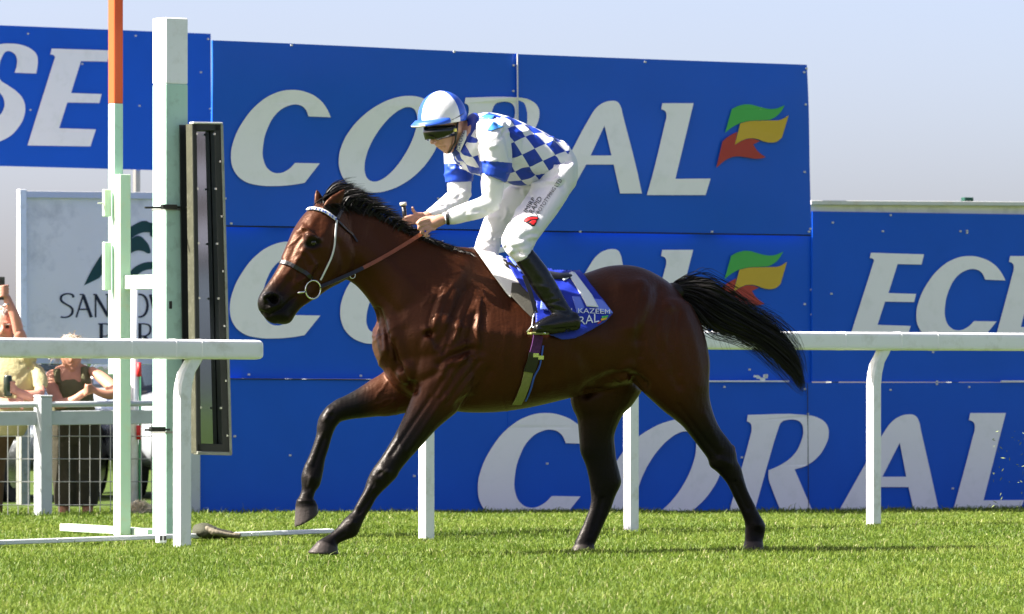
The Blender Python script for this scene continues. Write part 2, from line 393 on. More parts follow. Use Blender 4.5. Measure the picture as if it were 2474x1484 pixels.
# middle board
b = board_root('advertising_board', 1230, .0, 'middle blue hoarding directly under the big upper one, lettering mostly hidden by the horse')
o1, v1 = quad_panel('panel', [(540, 540), (1246, 548), (1248, 918), (552, 914)], -.03, M['blue2'], b, 16, 8, .003, 1.2)
o2, v2 = quad_panel('panel', [(1248, 548), (1961, 560), (1961, 925), (1250, 920)], -.028, M['blue2'], b, 16, 8, .003, 3.3)
letters_on(b, (v2, v1), -.03, [('C', 553, 592, 226), ('O', 806, 600, 225), ('R', 1082, 597, 225), ('A', 1316, 601, 224), ('L', 1556, 604, 222)])
flag_on(b, (v2, v1), -.03, 353.6)
bolts(b, (v2, v1), -.03, [(1942, 735), (1959, 760), (1960, 800), (1961, 840), (1960, 880), (1958, 700), (1809, 893), (600, 905), (870, 908), (1420, 908), (1826, 731)])
posts_behind(b, (600, 950, 1300, 1650, 1900), 580, .0)
# bottom board
b = board_root('advertising_board', 1500, .03, 'lowest and longest blue hoarding standing in the grass with large white letters')
o1, v1 = quad_panel('panel', [(476, 914), (1226, 919), (1226, 1262), (476, 1262)], .03, M['blue2'], b, 10, 6, .002, .5)
o2, v2 = quad_panel('panel', [(1227, 919), (1949, 925), (1952, 1264), (1227, 1262)], .034, M['blue2'], b, 10, 6, .002, 1.5)
o3, v3 = quad_panel('panel', [(1951, 925), (2640, 924), (2640, 1264), (1953, 1264)], .03, M['blue2'], b, 10, 6, .002, 2.5)
letters_on(b, (v1, v2, v3), .03, [('C', 1152, 1007, 255), ('O', 1446, 1016, 256), ('R', 1752, 1000, 256), ('A', 2011, 1000, 256), ('L', 2294, 998, 256)])
for xa, xb in ((1712, 1905), (2418, 2520)):
    MB().tube([PB(xa, 921.5, .05), PB(xb, 921.5, .05)], .007, 6).build('edge_strip', M['rail'], b)  # white strip put in for the bare panel edge catching the sun
MB().tube([PB(474.5, 914, .03), PB(474.5, 1262, .03)], .007, 6).build('edge_strip', M['rail'], b)
MB().tube([PB(552, 915.5, .045), PB(1226, 920, .045)], .0045, 6).build('seam_line', M['black'], b); MB().tube([PB(1950, 926, .045), PB(1953, 1262, .045)], .003, 5).build('seam_line', M['black'], b)
bolts(b, (v1, v2, v3), .03, [(1942, 940), (1950, 1000), (1953, 1060), (2262, 922), (2262, 928), (1748, 935), (2150, 942), (2340, 935), (700, 1100), (1000, 1150), (1790, 1105), (1770, 1160), (1320, 1120), (555, 1054), (566, 1054), (2300, 1180)])
# torn patch of bare board showing at the seam
mb = MB()
for k in range(7):
    a = PB(1826 + k * 4.2 + random.uniform(-2, 2), 913 + random.uniform(-5, 4), .045); mb.box(a, random.uniform(.02, .045), .006, random.uniform(.015, .035), AX)
mb.build('torn_patch', M['rail'], b)
posts_behind(b, (520, 900, 1300, 1700, 2100, 2500), 960, .0)
# right board
b = board_root('advertising_board', 2200, .0, 'lower blue hoarding at the right edge under a pale metal frame')
o1, v1 = quad_panel('panel', [(1962, 511), (2640, 521), (2640, 924), (1962, 922)], -.005, M['blue2'], b, 14, 8, .003, 4.1)
q, _ = quad_panel('backing_sheet', [(1957, 486), (2640, 489), (2640, 900), (1957, 900)], -.03, M['white_board'], b, 4, 3)
a0, a1 = PB(1955, 490, .0), PB(2640, 494, .0)
MB().box((a0 + a1) / 2, (a1 - a0).length, .05, .035, ((a1 - a0).normalized(), N, UP), .004).build('top_frame', M['alu'], b)
letters_on(b, (v1,), -.005, [('E', 2048, 611, 212), ('C', 2211, 626, 200), ('L', 2399, 619, 208)])
bolts(b, (v1,), -.005, [(2131, 559), (2318, 559), (2334, 558), (2334, 563), (2007, 710), (2253, 851), (2150, 520), (2010, 538), (2282, 926)])
MB().box(PB(2336, 482, -.03), .09, .05, .03, AX, .004).build('clip', M['dark_green'], b)
posts_behind(b, (2010, 2300, 2600), 540, -.03)
# left upper board
b = board_root('advertising_board', 250, .0, 'blue hoarding raised on poles at the upper left, cut by the picture edge')
o1, v1 = quad_panel('panel', [(-160, 55), (509, 82), (511, 415), (-160, 397)], -7.5, M['blue2'], b, 14, 8, .004, 5.0)
letters_on(b, (v1,), -7.5, [('S', -105, 115, 234), ('E', 64.5, 118, 234)])
bolts(b, (v1,), -7.5, [(67, 82), (327, 87), (502, 95), (485, 175), (507, 263), (510, 272), (336, 256), (73, 266), (186, 345), (198, 155)])
for px in (330, 480, -110):
    a = PB(px, 300, -7.58); g = g_at(a.x, a.y)
    MB().box((a.x, a.y, (a.z + g - .3) / 2), .045, .045, a.z - g + .3, AX).build('support_pole', M['steel'], b)

# ------------------------------------------------------------------ racecourse name board behind the spectators
SX, SY = -2.9, 47.0
def PS(px, py, off=0.0): return on_plane(px, py, SY, SX, off)
b = empty('name_board', (0, 0, 0), 0, 'weathered white racecourse name board with green arc logo behind the posts', 'sign')
def ps_quad(c4, off): return [PS(x, y, off) for x, y in c4]
def sheet(name, c4, off, thick, m, parent):
    f = ps_quad(c4, off); v = f + [p - N * thick for p in f]
    me = mesh(name, v, [(0, 1, 2, 3), (7, 6, 5, 4), (0, 4, 5, 1), (1, 5, 6, 2), (2, 6, 7, 3), (3, 7, 4, 0)], m); recalc(me); return new_obj(name, me, parent)
sheet('board_sheet', [(48, 464), (640, 470), (640, 878), (50, 874)], 0, .02, M['white_board'], b)
def bar(name, a, bb, w, m, parent, off=.012):
    a, bb = PS(*a, off), PS(*bb, off); t = (bb - a).normalized(); MB().box((a + bb) / 2, (bb - a).length, .05, w, (t, N, t.cross(N).normalized()), .003).build(name, m, parent)
bar('frame_bar', (46, 470), (640, 476), .055, M['alu'], b); bar('frame_bar', (52, 458), (54, 880), .06, M['rail'], b, .016); bar('frame_bar', (46, 871), (640, 876), .05, M['alu'], b)
EMB = [[(203,690,c),(222,655),(248,612),(275,582),(312,548),(362,538),(420,545),(470,575),(455,588),(405,570),(362,577),(315,607),(262,652),(240,678,c)],
       [(316,591,c),(335,582),(352,585),(368,600),(392,614),(372,618),(345,606),(316,612,c)],
       [(270,690,c),(300,655),(330,632),(362,620),(405,625),(440,645),(425,656),(395,645),(362,645),(330,660),(300,692,c)]]
# the emblem: dark green sweeping arcs
EMB = [[(203,690,c),(222,652),(248,612),(276,580),(312,550),(362,538),(362,562,c),(345,562),(316,577),(285,608),(262,642),(240,672,c)],
       [(316,577,c),(335,570),(350,580),(362,600),(362,612),(345,607),(330,606),(316,612,c)],
       [(300,690,c),(316,655),(335,640),(362,633),(400,640),(430,662),(400,655),(362,651),(335,662),(316,690,c)],
       [(362,538,c),(420,552),(465,590),(490,650),(495,690,c),(470,690,c),(455,650),(420,608),(362,570,c)]]
for lp in EMB: new_obj('emblem_arc', shape_mesh('emblem_arc', [lp], M['dark_green'], lambda a, b_: PS(a, b_, .004)), b)
def serif_text(body, px, py, h, parent, gap=.06):
    "capital lettering with serifs, built stroke by stroke (unit height)"
    T = {'S': ([(.62,.16),(.58,.05),(.42,0),(.25,.02),(.12,.1),(.09,.22),(.14,.33),(.3,.44),(.48,.54),(.58,.66),(.57,.82),(.46,.94),(.28,1.),(.08,.98)], .66),
         'A': None, 'N': None, 'D': None, 'O': None, 'W': None, 'P': None, 'R': None, 'K': None}
    G = {'A': ([[(.32,.05),(.02,1)],[(.32,.05),(.66,1)],[(.14,.66),(.52,.66)],[(.16,.03),(.34,.03)]], [.07,.13,.06,.05], .72),
         'N': ([[(.1,.03),(.1,1)],[(.1,.05),(.62,.95)],[(.62,.03),(.62,1)],[(.0,.03),(.14,.03)],[(.52,.03),(.72,.03)]], [.07,.13,.07,.05,.05], .78),
         'D': ([[(.12,.03),(.12,.98)],[(.02,.03),(.3,.03),(.52,.12),(.64,.32),(.66,.52),(.6,.74),(.46,.91),(.28,.98),(.02,.98)]], [.12,.09], .74),
         'O': ([[(.4,.02),(.22,.08),(.1,.26),(.06,.5),(.1,.74),(.22,.92),(.4,.98),(.58,.92),(.7,.74),(.74,.5),(.7,.26),(.58,.08),(.4,.02)]], [.11], .82),
         'W': ([[(.02,.03),(.26,.98)],[(.26,.98),(.48,.05)],[(.48,.05),(.74,.98)],[(.74,.98),(.96,.03)]], [.12,.07,.12,.07], 1.0),
         'P': ([[(.14,.03),(.14,1)],[(.02,.03),(.34,.03),(.52,.1),(.56,.26),(.5,.42),(.34,.5),(.16,.5)],[(.04,.98),(.26,.98)]], [.13,.08,.05], .62),
         'R': ([[(.14,.03),(.14,1)],[(.02,.03),(.34,.03),(.52,.1),(.56,.26),(.5,.42),(.34,.5),(.16,.5)],[(.32,.5),(.68,1)],[(.04,.98),(.26,.98)]], [.13,.08,.12,.05], .7),
         'K': ([[(.14,.03),(.14,1)],[(.16,.55),(.56,.03)],[(.26,.45),(.66,1)],[(.04,.98),(.24,.98)]], [.13,.07,.12,.05], .7),
         'S': ([T['S'][0]], [.1], .7)}
    x = px
    for ch in body:
        st, ws, adv = G[ch]; vs, fs = [], []
        for pts, w in zip(st, ws):
            pts = [Vector((a, b_, 0)) for a, b_ in pts]
            if len(pts) > 3:
                q = []
                for i in range(len(pts) - 1):
                    p0_, p1_, p2_, p3_ = pts[max(i-1,0)], pts[i], pts[i+1], pts[min(i+2,len(pts)-1)]
                    for k in range(4):
                        t = k / 4; q.append(.5 * ((2*p1_) + (p2_-p0_)*t + (2*p0_-5*p1_+4*p2_-p3_)*t*t + (3*p1_-p0_-3*p2_+p3_)*t**3))
                pts = q + [pts[-1]]
            n = len(pts)
            for i in range(n):
                t = (pts[min(i+1,n-1)] - pts[max(i-1,0)]).normalized(); s_ = Vector((-t.y, t.x, 0))
                ww = w * (.55 + .45 * abs(t.y)) if n > 3 else w
                for sg in (-1, 1):
                    q = pts[i] + s_ * sg * ww / 2; vs.append(PS(x + q.x * h, py + q.y * h, .004 + .0004 * len(fs) % 3))
            b0 = len(vs) - 2 * n
            fs += [(b0 + 2*i, b0 + 2*i + 1, b0 + 2*i + 3, b0 + 2*i + 2) for i in range(n - 1)]
        new_obj('letter', mesh('letter', vs, fs, M['print_black']), parent)
        x += (adv + gap) * h
serif_text('SANDOWN', 142, 710, 57, b, .02)
serif_text('PARK', 236, 781, 62, b, .08)
for px in (56, 620):
    a = PS(px, 600, -.05); MB().box((a.x, a.y, (a.z - .3) / 2 + .1), .08, .08, a.z + .3, AX).build('support_post', M['frame_metal'], b)

# ------------------------------------------------------------------ running rails
RX, RY = -1.868, 33.2
def PR(px, py, off=0.0): return on_plane(px, py, RY, RX, off)
def rail_profile():
    w, h = .062, .056      # half width across, half height: rounded box with a domed top
    pts = []
    for k in range(28):
        a = 2 * math.pi * (k + .5) / 28; ca, sa = math.cos(a), math.sin(a); e = .36
        pts.append((w * math.copysign(abs(ca) ** e, ca), h * math.copysign(abs(sa) ** e, sa)))
    return pts
def make_rail(p0, p1, joints, parent, end0=False, end1=False):
    t = (p1 - p0).normalized(); L = (p1 - p0).length; s_ = t.cross(UP).normalized(); up = s_.cross(t)
    prof = rail_profile(); cuts = [0] + joints + [L]
    for i in range(len(cuts) - 1):
        a, b_ = cuts[i] + .0025, cuts[i + 1] - .0025
        st = [(a, 1.0), (b_, 1.0)]
        if end1 and i == len(cuts) - 2: st = [(a, 1), (b_ - .045, 1), (b_ - .018, .95), (b_ - .004, .82), (b_, .6)]
        if end0 and i == 0: st = [(a, .6), (a + .004, .82), (a + .018, .95), (a + .045, 1), (b_, 1)]
        vs = [p0 + t * d + s_ * (x * k) + up * (z * k) for d, k in st for x, z in prof]; n = 28; fs = []
        for q in range(len(st) - 1):
            for k in range(n): fs.append((q * n + k, q * n + (k + 1) % n, (q + 1) * n + (k + 1) % n, (q + 1) * n + k))
        fs += [tuple(range(n - 1, -1, -1)), tuple(range((len(st) - 1) * n, len(st) * n))]
        me = mesh('rail_section', vs, fs, M['rail'], False); recalc(me)
        o = new_obj('rail_section', me, parent)
        for p in o.data.polygons:
            if len(p.vertices) > 4: p.use_smooth = False
    for d in joints:
        vs = [p0 + t * (d + e) + s_ * (x * 1.03) + up * (z * 1.03) for e in (-.0045, .0045) for x, z in prof]; n = 28
        fs = [(k, (k + 1) % n, n + (k + 1) % n, n + k) for k in range(n)] + [tuple(range(n - 1, -1, -1)), tuple(range(n, 2 * n))]
        me = mesh('joint_collar', vs, fs, M['rail']); recalc(me); new_obj('joint_collar', me, parent)

def rail_post(px, ybase, parent, wid=.105, dep=.10, top=None, lean=.0, bend=True, name='post'):
    "upright with a swan neck reaching under the rail, beveled box section"
    a = PR(px, ybase, 0); g = g_at(a.x, a.y) - .05
    ztop = top
    prof = [(-wid/2 + .012, -dep/2), (wid/2 - .012, -dep/2), (wid/2, -dep/2 + .012), (wid/2, dep/2 - .012), (wid/2 - .012, dep/2), (-wid/2 + .012, dep/2), (-wid/2, dep/2 - .012), (-wid/2, -dep/2 + .012)]
    st = [(0, g), (0, ztop - .22)]
    if bend: st += [(0.008, ztop - .15), (.028, ztop - .08), (.062, ztop - .03), (.085, ztop + .01)]
    else: st += [(0, ztop)]
    vs = []
    for dx, z in st:
        for x, y in prof: vs.append(Vector((a.x, a.y, z)) + D * (x + dx) + N * y)
    n = 8; fs = []
    for q in range(len(st) - 1):
        for k in range(n): fs.append((q * n + k, q * n + (k + 1) % n, (q + 1) * n + (k + 1) % n, (q + 1) * n + k))
    fs += [tuple(range(n - 1, -1, -1)), tuple(range((len(st) - 1) * n, len(st) * n))]
    me = mesh(name, vs, fs, M['rail']); recalc(me); return new_obj(name, me, parent)

r1 = empty('running_rail', (0, 0, 0), 0, 'white plastic running rail ending beside the winning post at left', 'rail')
p0, p1 = PR(-260, 838.5), PR(627, 845.5)
L = (p1 - p0).length; dr = (p1 - p0).normalized()
def along(px): return (PR(px, 842) - p0).dot(dr)
make_rail(p0, p1, [along(308), along(415), along(477)], r1, end1=True)
rail_post(440, 1325, r1, .088, .075, (p0 + dr * along(455)).z - .05)
rail_post(-170, 1335, r1, .088, .075, (p0 + dr * along(-160)).z - .05)
r2 = empty('running_rail', (0, 0, 0), 0, 'white plastic running rail on posts behind the horse, leaving the picture at right', 'rail')
p0, p1 = PR(955, 818), PR(2700, 828); L = (p1 - p0).length; dr = (p1 - p0).normalized()
def along(px): return (PR(px, 824) - p0).dot(dr)
make_rail(p0, p1, [along(1400), along(2030), along(2165), along(2253)], r2, end0=True)
rail_post(1030, 1310, r2, .080, .07, (p0 + dr * along(1042)).z - .05, bend=False)
rail_post(1524, 1287, r2, .080, .07, (p0 + dr * along(1534)).z - .05, bend=False)
rail_post(2110, 1272, r2, .078, .07, (p0 + dr * along(2120)).z - .05)
rail_post(2660, 1262, r2, .078, .07, (p0 + dr * along(2670)).z - .05)

# ------------------------------------------------------------------ winning post, its frame and mirror
WX, WY = (400 - CX) * 34.4 / FPX, 34.4          # near vertical edge of the main post
def PW(px, py, off=0.0): return on_plane(px, py, WY, WX, off)
def square_post(name, px_edge, w, z0, z1, m, parent, off=0.0, bev=.006, d=None):
    "square post whose visible near edge stands at px_edge on the post plane"
    e = PW(px_edge, 900, off); d = d or w
    c_ = Vector((e.x, e.y, 0)) + D * (w / 2) - N * (d / 2)
    return MB().box((c_.x, c_.y, (z0 + z1) / 2), w, d, z1 - z0, AX, bev).build(name, m, parent)
def zat(px, py, off=0.0): return PW(px, py, off).z
wp = empty('winning_post', (0, 0, 0), 0, 'tall square pale green winning post with white top and attached slimmer pole frame', 'post')
g0 = g_at(WX, WY)
square_post('main_post', 400, .155, g0 - .05, zat(400, 202), M['post_green'], wp)
square_post('post_top', 400.0, .1545, zat(400, 202) , zat(400, 42), M['post_white'], wp, off=-.0005)
wp2 = .118
square_post('slim_pole', 276, .062, zat(279, 905, -.50), zat(279, 250, -.50), M['post_green'], wp, off=-.50, bev=.004, d=.075)
square_post('orange_pole', 276, .062, zat(279, 250, -.50), zat(279, -330, -.50), M['orange'], wp, off=-.50, bev=.004, d=.075)
square_post('frame_leg', 290, .075, g0 - .05, zat(290, 421, -.42), M['post_cream'], wp, off=-.42, bev=.004, d=.082)
e_ = PW(400, 683, 0); pc_ = e_ + D * .07 - N * .13; a = Vector((pc_.x, pc_.y, zat(330, 682, -.3))); b_ = PW(296, 682, -.46); b_.z = a.z; t_ = (b_ - a).normalized()
MB().box((a + b_) / 2, (b_ - a).length, .05, .085, (t_, t_.cross(UP).normalized(), UP), .004).build('cross_bar', M['post_cream'], wp)
# base planks on the grass
def plank(name, pa, pb, w, h, m, parent):
    t = (pb - pa).normalized(); s_ = t.cross(UP).normalized(); MB().box((pa + pb) / 2, (pb - pa).length, w, h, (t, s_, s_.cross(t)), .004).build(name, m, parent)
def gp(px, Y, dz): 
    x = (px - CX) * Y / FPX; return Vector((x, Y, g_at(x, Y) + dz))
plank('base_plank', gp(160, 35.7, .045), gp(372, 34.6, .04), .09, .045, M['post_cream'], wp)
# hinges / plates on the slim pole
for py0, py1, dx in ((458, 524, 0), (585, 702, 0)):
    a, b_ = PW(258, py0, -.52), PW(258, py1, -.52); MB().box((a + b_) / 2, .05, .03, (a - b_).length, AX, .004).build('hinge_plate', M['post_cream'], wp)
MB().tube([PW(236, 491, -.52), PW(262, 491, -.52)], .006, 6).build('bolt', M['steel'], wp)
for px, py, ln in ((350, 502, 88), (350, 1039, 60)):
    a, b_ = PW(px, py, .02), PW(px + ln, py - 1, .02)
    MB().tube([a, b_], .007, 6).build('bracket_rod', M['black'], wp)
    c_ = PW(px + ln - 30, py - 2, .03); MB().box(c_, .10, .03, .028, AX, .003).build('bracket', M['black'], wp)
square_post('band', 399.5, .159, zat(400, 508), zat(400, 503), M['steel'], wp, off=.002, bev=.002)
square_post('band', 399.5, .159, zat(400, 1047), zat(400, 1042), M['steel'], wp, off=.002, bev=.002)
mb = MB(); a = PW(408 + 30, 737, .003); 
a = PW(412, 737, .002); MB().box(a, .02, .006, .045, AX, .002).build('keyhole_plate', M['black'], wp)

# ground strip
gs = empty('ground_strip', (0, 0, 0), 0, 'thin white wooden strip lying on the grass past the winning post', 'strip')
pts = [(-120, 32.1), (130, 32.9), (385, 33.7), (600, 34.3), (800, 34.9)]
for (xa, ya), (xb, yb) in zip(pts[:-1], pts[1:]): plank('strip_length', gp(xa + 1, ya, .040), gp(xb - 1, yb, .040), .055, .026, M['post_white'], gs)

# mirror on the post: a tall black box frame with glass
M['olive_metal'] = mat('olive_side_metal', (.055, .056, .035), .5, .4, .3, 12, .25, 60, dirt=((.16, .16, .12), .5, 25))
mr = empty('finish_mirror', (0, 0, 0), 0, 'tall narrow black framed mirror bolted beside the winning post', 'mirror')
tl, tr, br, bl = PW(460, 300, .15), PW(531, 301, .15), PW(553, 1098, .15), PW(470, 1096, .15)
ux = (tr - tl).normalized(); uz = (tl - bl).normalized()
dep = .11
def mirror_bar(a, b_, w, name='frame_bar', m=None, off=0.0, d=.05):
    t = (b_ - a).normalized(); MB().box((a + b_) / 2 + N * off, (b_ - a).length, d, w, (t, N, t.cross(N).normalized()), .003).build(name, m or M['black'], mr)
mirror_bar(tl.lerp(tr, .07), bl.lerp(br, .07), .030); mirror_bar(tl.lerp(tr, .86), bl.lerp(br, .86), .050)
mirror_bar(tl + uz * -.02, tr + uz * -.02, .04); mirror_bar(bl + uz * .03, br + uz * .03, .06)
mirror_bar(tl.lerp(tr, .98), bl.lerp(br, .98), .016, 'edge_strip', M['frame_metal'], .01)
mirror_bar(bl + uz * .004, br + uz * .004, .02, 'edge_strip', M['frame_metal'], .01)
mirror_bar(tl + uz * .006, tr + uz * .006, .012, 'edge_strip', M['alu'], .01)
v = [tl, bl, bl - N * dep - D * .0, tl - N * dep]
f4 = [tl + N * .02 - D * .001, bl + N * .02 - D * .001, bl - N * .05 - D * .001, tl - N * .05 - D * .001]
me = mesh('side_panel', f4 + [p + D * .012 for p in f4], [(0, 1, 2, 3), (7, 6, 5, 4), (0, 4, 5, 1), (1, 5, 6, 2), (2, 6, 7, 3), (3, 7, 4, 0)], M['olive_metal']); recalc(me); new_obj('side_panel', me, mr)
f4 = [tl - N * .03, tr - N * .03, br - N * .03, bl - N * .03]
me = mesh('back_panel', [p - N * .09 for p in f4] + [p - N * .1 for p in f4], [(0, 1, 2, 3), (7, 6, 5, 4), (0, 4, 5, 1), (1, 5, 6, 2), (2, 6, 7, 3), (3, 7, 4, 0)], M['black']); recalc(me); new_obj('back_panel', me, mr)
M['glass'] = mat('mirror_glass', (.30, .34, .38), .05, .5, .08, 2, metal=1.0)
me = mesh('glass', f4 + [p - N * .006 for p in f4], [(0, 1, 2, 3), (7, 6, 5, 4), (0, 4, 5, 1), (1, 5, 6, 2), (2, 6, 7, 3), (3, 7, 4, 0)], M['glass']); recalc(me); new_obj('glass', me, mr)
mb = MB()
for k in range(12):
    t = .03 + k * .083
    for q in (.12, .72, .88): 
        if (k + int(q * 10)) % 2: mb.box(tl.lerp(bl, t).lerp(tr.lerp(br, t), q) + N * .028, .012, .01, .012, AX)
o = mb.build('bolt_heads', M['chrome'], mr); o['kind'] = 'stuff'
for py in (502, 1039):
    a, b_ = PW(432, py, -.02), PW(470, py, .08); MB().tube([a, b_], .01, 6).build('mounting_arm', M['black'], mr)
# ------------------------------------------------------------------ body building: rings along limbs, fused by voxels, then sculpted
class Frame:
    "a vertical plane in the place, turned by beta from the picture plane: l forward, w to the near side, h up"
    def __init__(s, X0, Y0, beta):
        s.X0, s.Y0, s.b = X0, Y0, beta; s.c, s.s = math.cos(beta), math.sin(beta)
        s.F = Vector((-s.c, -s.s, 0)); s.N = Vector((s.s, -s.c, 0))
    def W(s, px, py, w=0.0):
        k = (px - CX) / FPX
        l = (s.X0 + w * s.s - k * (s.Y0 - w * s.c)) / (s.c - k * s.s)
        Y = s.Y0 - l * s.s - w * s.c
        return Vector((s.X0 - l * s.c + w * s.s, Y, HC + (YH - py) * Y / FPX))
BETA = R(22)
HF = Frame((1300 - CX) * 30.0 / FPX, 30.0, BETA)

def catmull(A, sub):
    A = np.asarray(A, float); n = len(A); out = []
    for i in range(n - 1):
        p0, p1, p2, p3 = A[max(i-1,0)], A[i], A[i+1], A[min(i+2,n-1)]
        for k in range(sub):
            t = k / sub
            out.append(.5 * ((2*p1) + (p2-p0)*t + (2*p0-5*p1+4*p2-p3)*t*t + (3*p1-p0-3*p2+p3)*t**3))
    out.append(A[-1]); return np.array(out)

class Body:
    "collects closed ring shells with a value per ring (pigment), later fused into one skin"
    def __init__(s): s.v = []; s.f = []; s.kp = []; s.kv = []
    def loft(s, st, sub=4, n=18, dome=(.6, .6), val=None):
        # st: rows c(3) e1(3) e2(3) pinch expo val
        A = catmull(st, sub); m = len(A); rings = []; vals = []
        def ring(row, k=1.0, shift=None):
            c_, e1, e2, pin, ex, va = row[0:3], row[3:6], row[6:9], row[9], row[10], row[11]
            if shift is not None: c_ = c_ + shift
            a = 2 * np.pi * np.arange(n) / n; ca, sa = np.cos(a), np.sin(a)
            ca_ = np.sign(ca) * np.abs(ca) ** ex; sa_ = np.sign(sa) * np.abs(sa) ** ex
            wmul = 1 - pin * np.clip(sa_, 0, 1)
            return c_ + k * (np.outer(sa_, e1) + np.outer(ca_ * wmul, e2))
        def cap(i, j, kk):
            d = A[i, 0:3] - A[j, 0:3]; d = d / (np.linalg.norm(d) + 1e-9)
            r = min(np.linalg.norm(A[i, 3:6]), np.linalg.norm(A[i, 6:9])) * kk
            return [(ring(A[i], math.cos(t), d * r * math.sin(t)), A[i, 11]) for t in (R(30), R(58), R(80))]
        seq = []
        if dome[0] > 0: seq += cap(0, 1, dome[0])[::-1]
        seq += [(ring(A[i]), A[i, 11]) for i in range(m)]
        if dome[1] > 0: seq += cap(m - 1, m - 2, dome[1])
        base = len(s.v)
        for rg, va in seq:
            for p in rg: s.v.append(p); s.kp.append(p); s.kv.append(va)
        for q in range(len(seq) - 1):
            for k in range(n): s.f.append((base + q*n + k, base + q*n + (k+1) % n, base + (q+1)*n + (k+1) % n, base + (q+1)*n + k))
        s.f.append(tuple(base + k for k in range(n - 1, -1, -1))); e = base + (len(seq) - 1) * n
        s.f.append(tuple(e + k for k in range(n)))
    def ellipsoid(s, c_, ax1, ax2, ax3, val=0.0, nu=16, nv=10):
        c_, ax1, ax2, ax3 = [np.array(q, float) for q in (c_, ax1, ax2, ax3)]
        base = len(s.v); 
        for j in range(nv + 1):
            t = math.pi * (j + .001) / (nv + .002)
            for i in range(nu):
                a = 2 * math.pi * i / nu
                p = c_ + ax1 * math.sin(t) * math.cos(a) + ax2 * math.sin(t) * math.sin(a) + ax3 * math.cos(t)
                s.v.append(p); s.kp.append(p); s.kv.append(val)
        for j in range(nv):
            for i in range(nu): s.f.append((base + j*nu + i, base + j*nu + (i+1) % nu, base + (j+1)*nu + (i+1) % nu, base + (j+1)*nu + i))
        s.f.append(tuple(base + i for i in range(nu - 1, -1, -1))); s.f.append(tuple(base + nv*nu + i for i in range(nu)))
    def fuse(s, voxel, smooth, to_local):
        "one continuous skin: voxel remesh, relax; returns Skin"
        me = mesh('tmp', s.v, s.f); recalc(me)
        o = new_obj('tmp', me); md = o.modifiers.new('r', 'REMESH'); md.mode = 'VOXEL'; md.voxel_size = voxel; md.adaptivity = 0
        dg = bpy.context.evaluated_depsgraph_get(); ev = o.evaluated_get(dg); m2 = ev.to_mesh()
        nv = len(m2.vertices); co = np.empty(nv * 3, np.float32); m2.vertices.foreach_get('co', co); co = co.reshape(-1, 3).astype(float)
        nl = len(m2.loops); li = np.empty(nl, np.int32); m2.loops.foreach_get('vertex_index', li)
        np_ = len(m2.polygons); ls = np.empty(np_, np.int32); m2.polygons.foreach_get('loop_start', ls)
        ne = len(m2.edges); ed = np.empty(ne * 2, np.int32); m2.edges.foreach_get('vertices', ed); ed = ed.reshape(-1, 2)
        ev.to_mesh_clear(); bpy.data.objects.remove(o)
        sk = Skin(co, li, ls, ed); sk.relax(smooth)
        kd = KDTree(len(s.kp))
        for i, p in enumerate(s.kp): kd.insert(p, i)
        kd.balance(); kv = s.kv
        sk.val = np.array([kv[kd.find(p)[1]] for p in sk.co]); sk.val = sk.avg(sk.val, 6)
        return sk

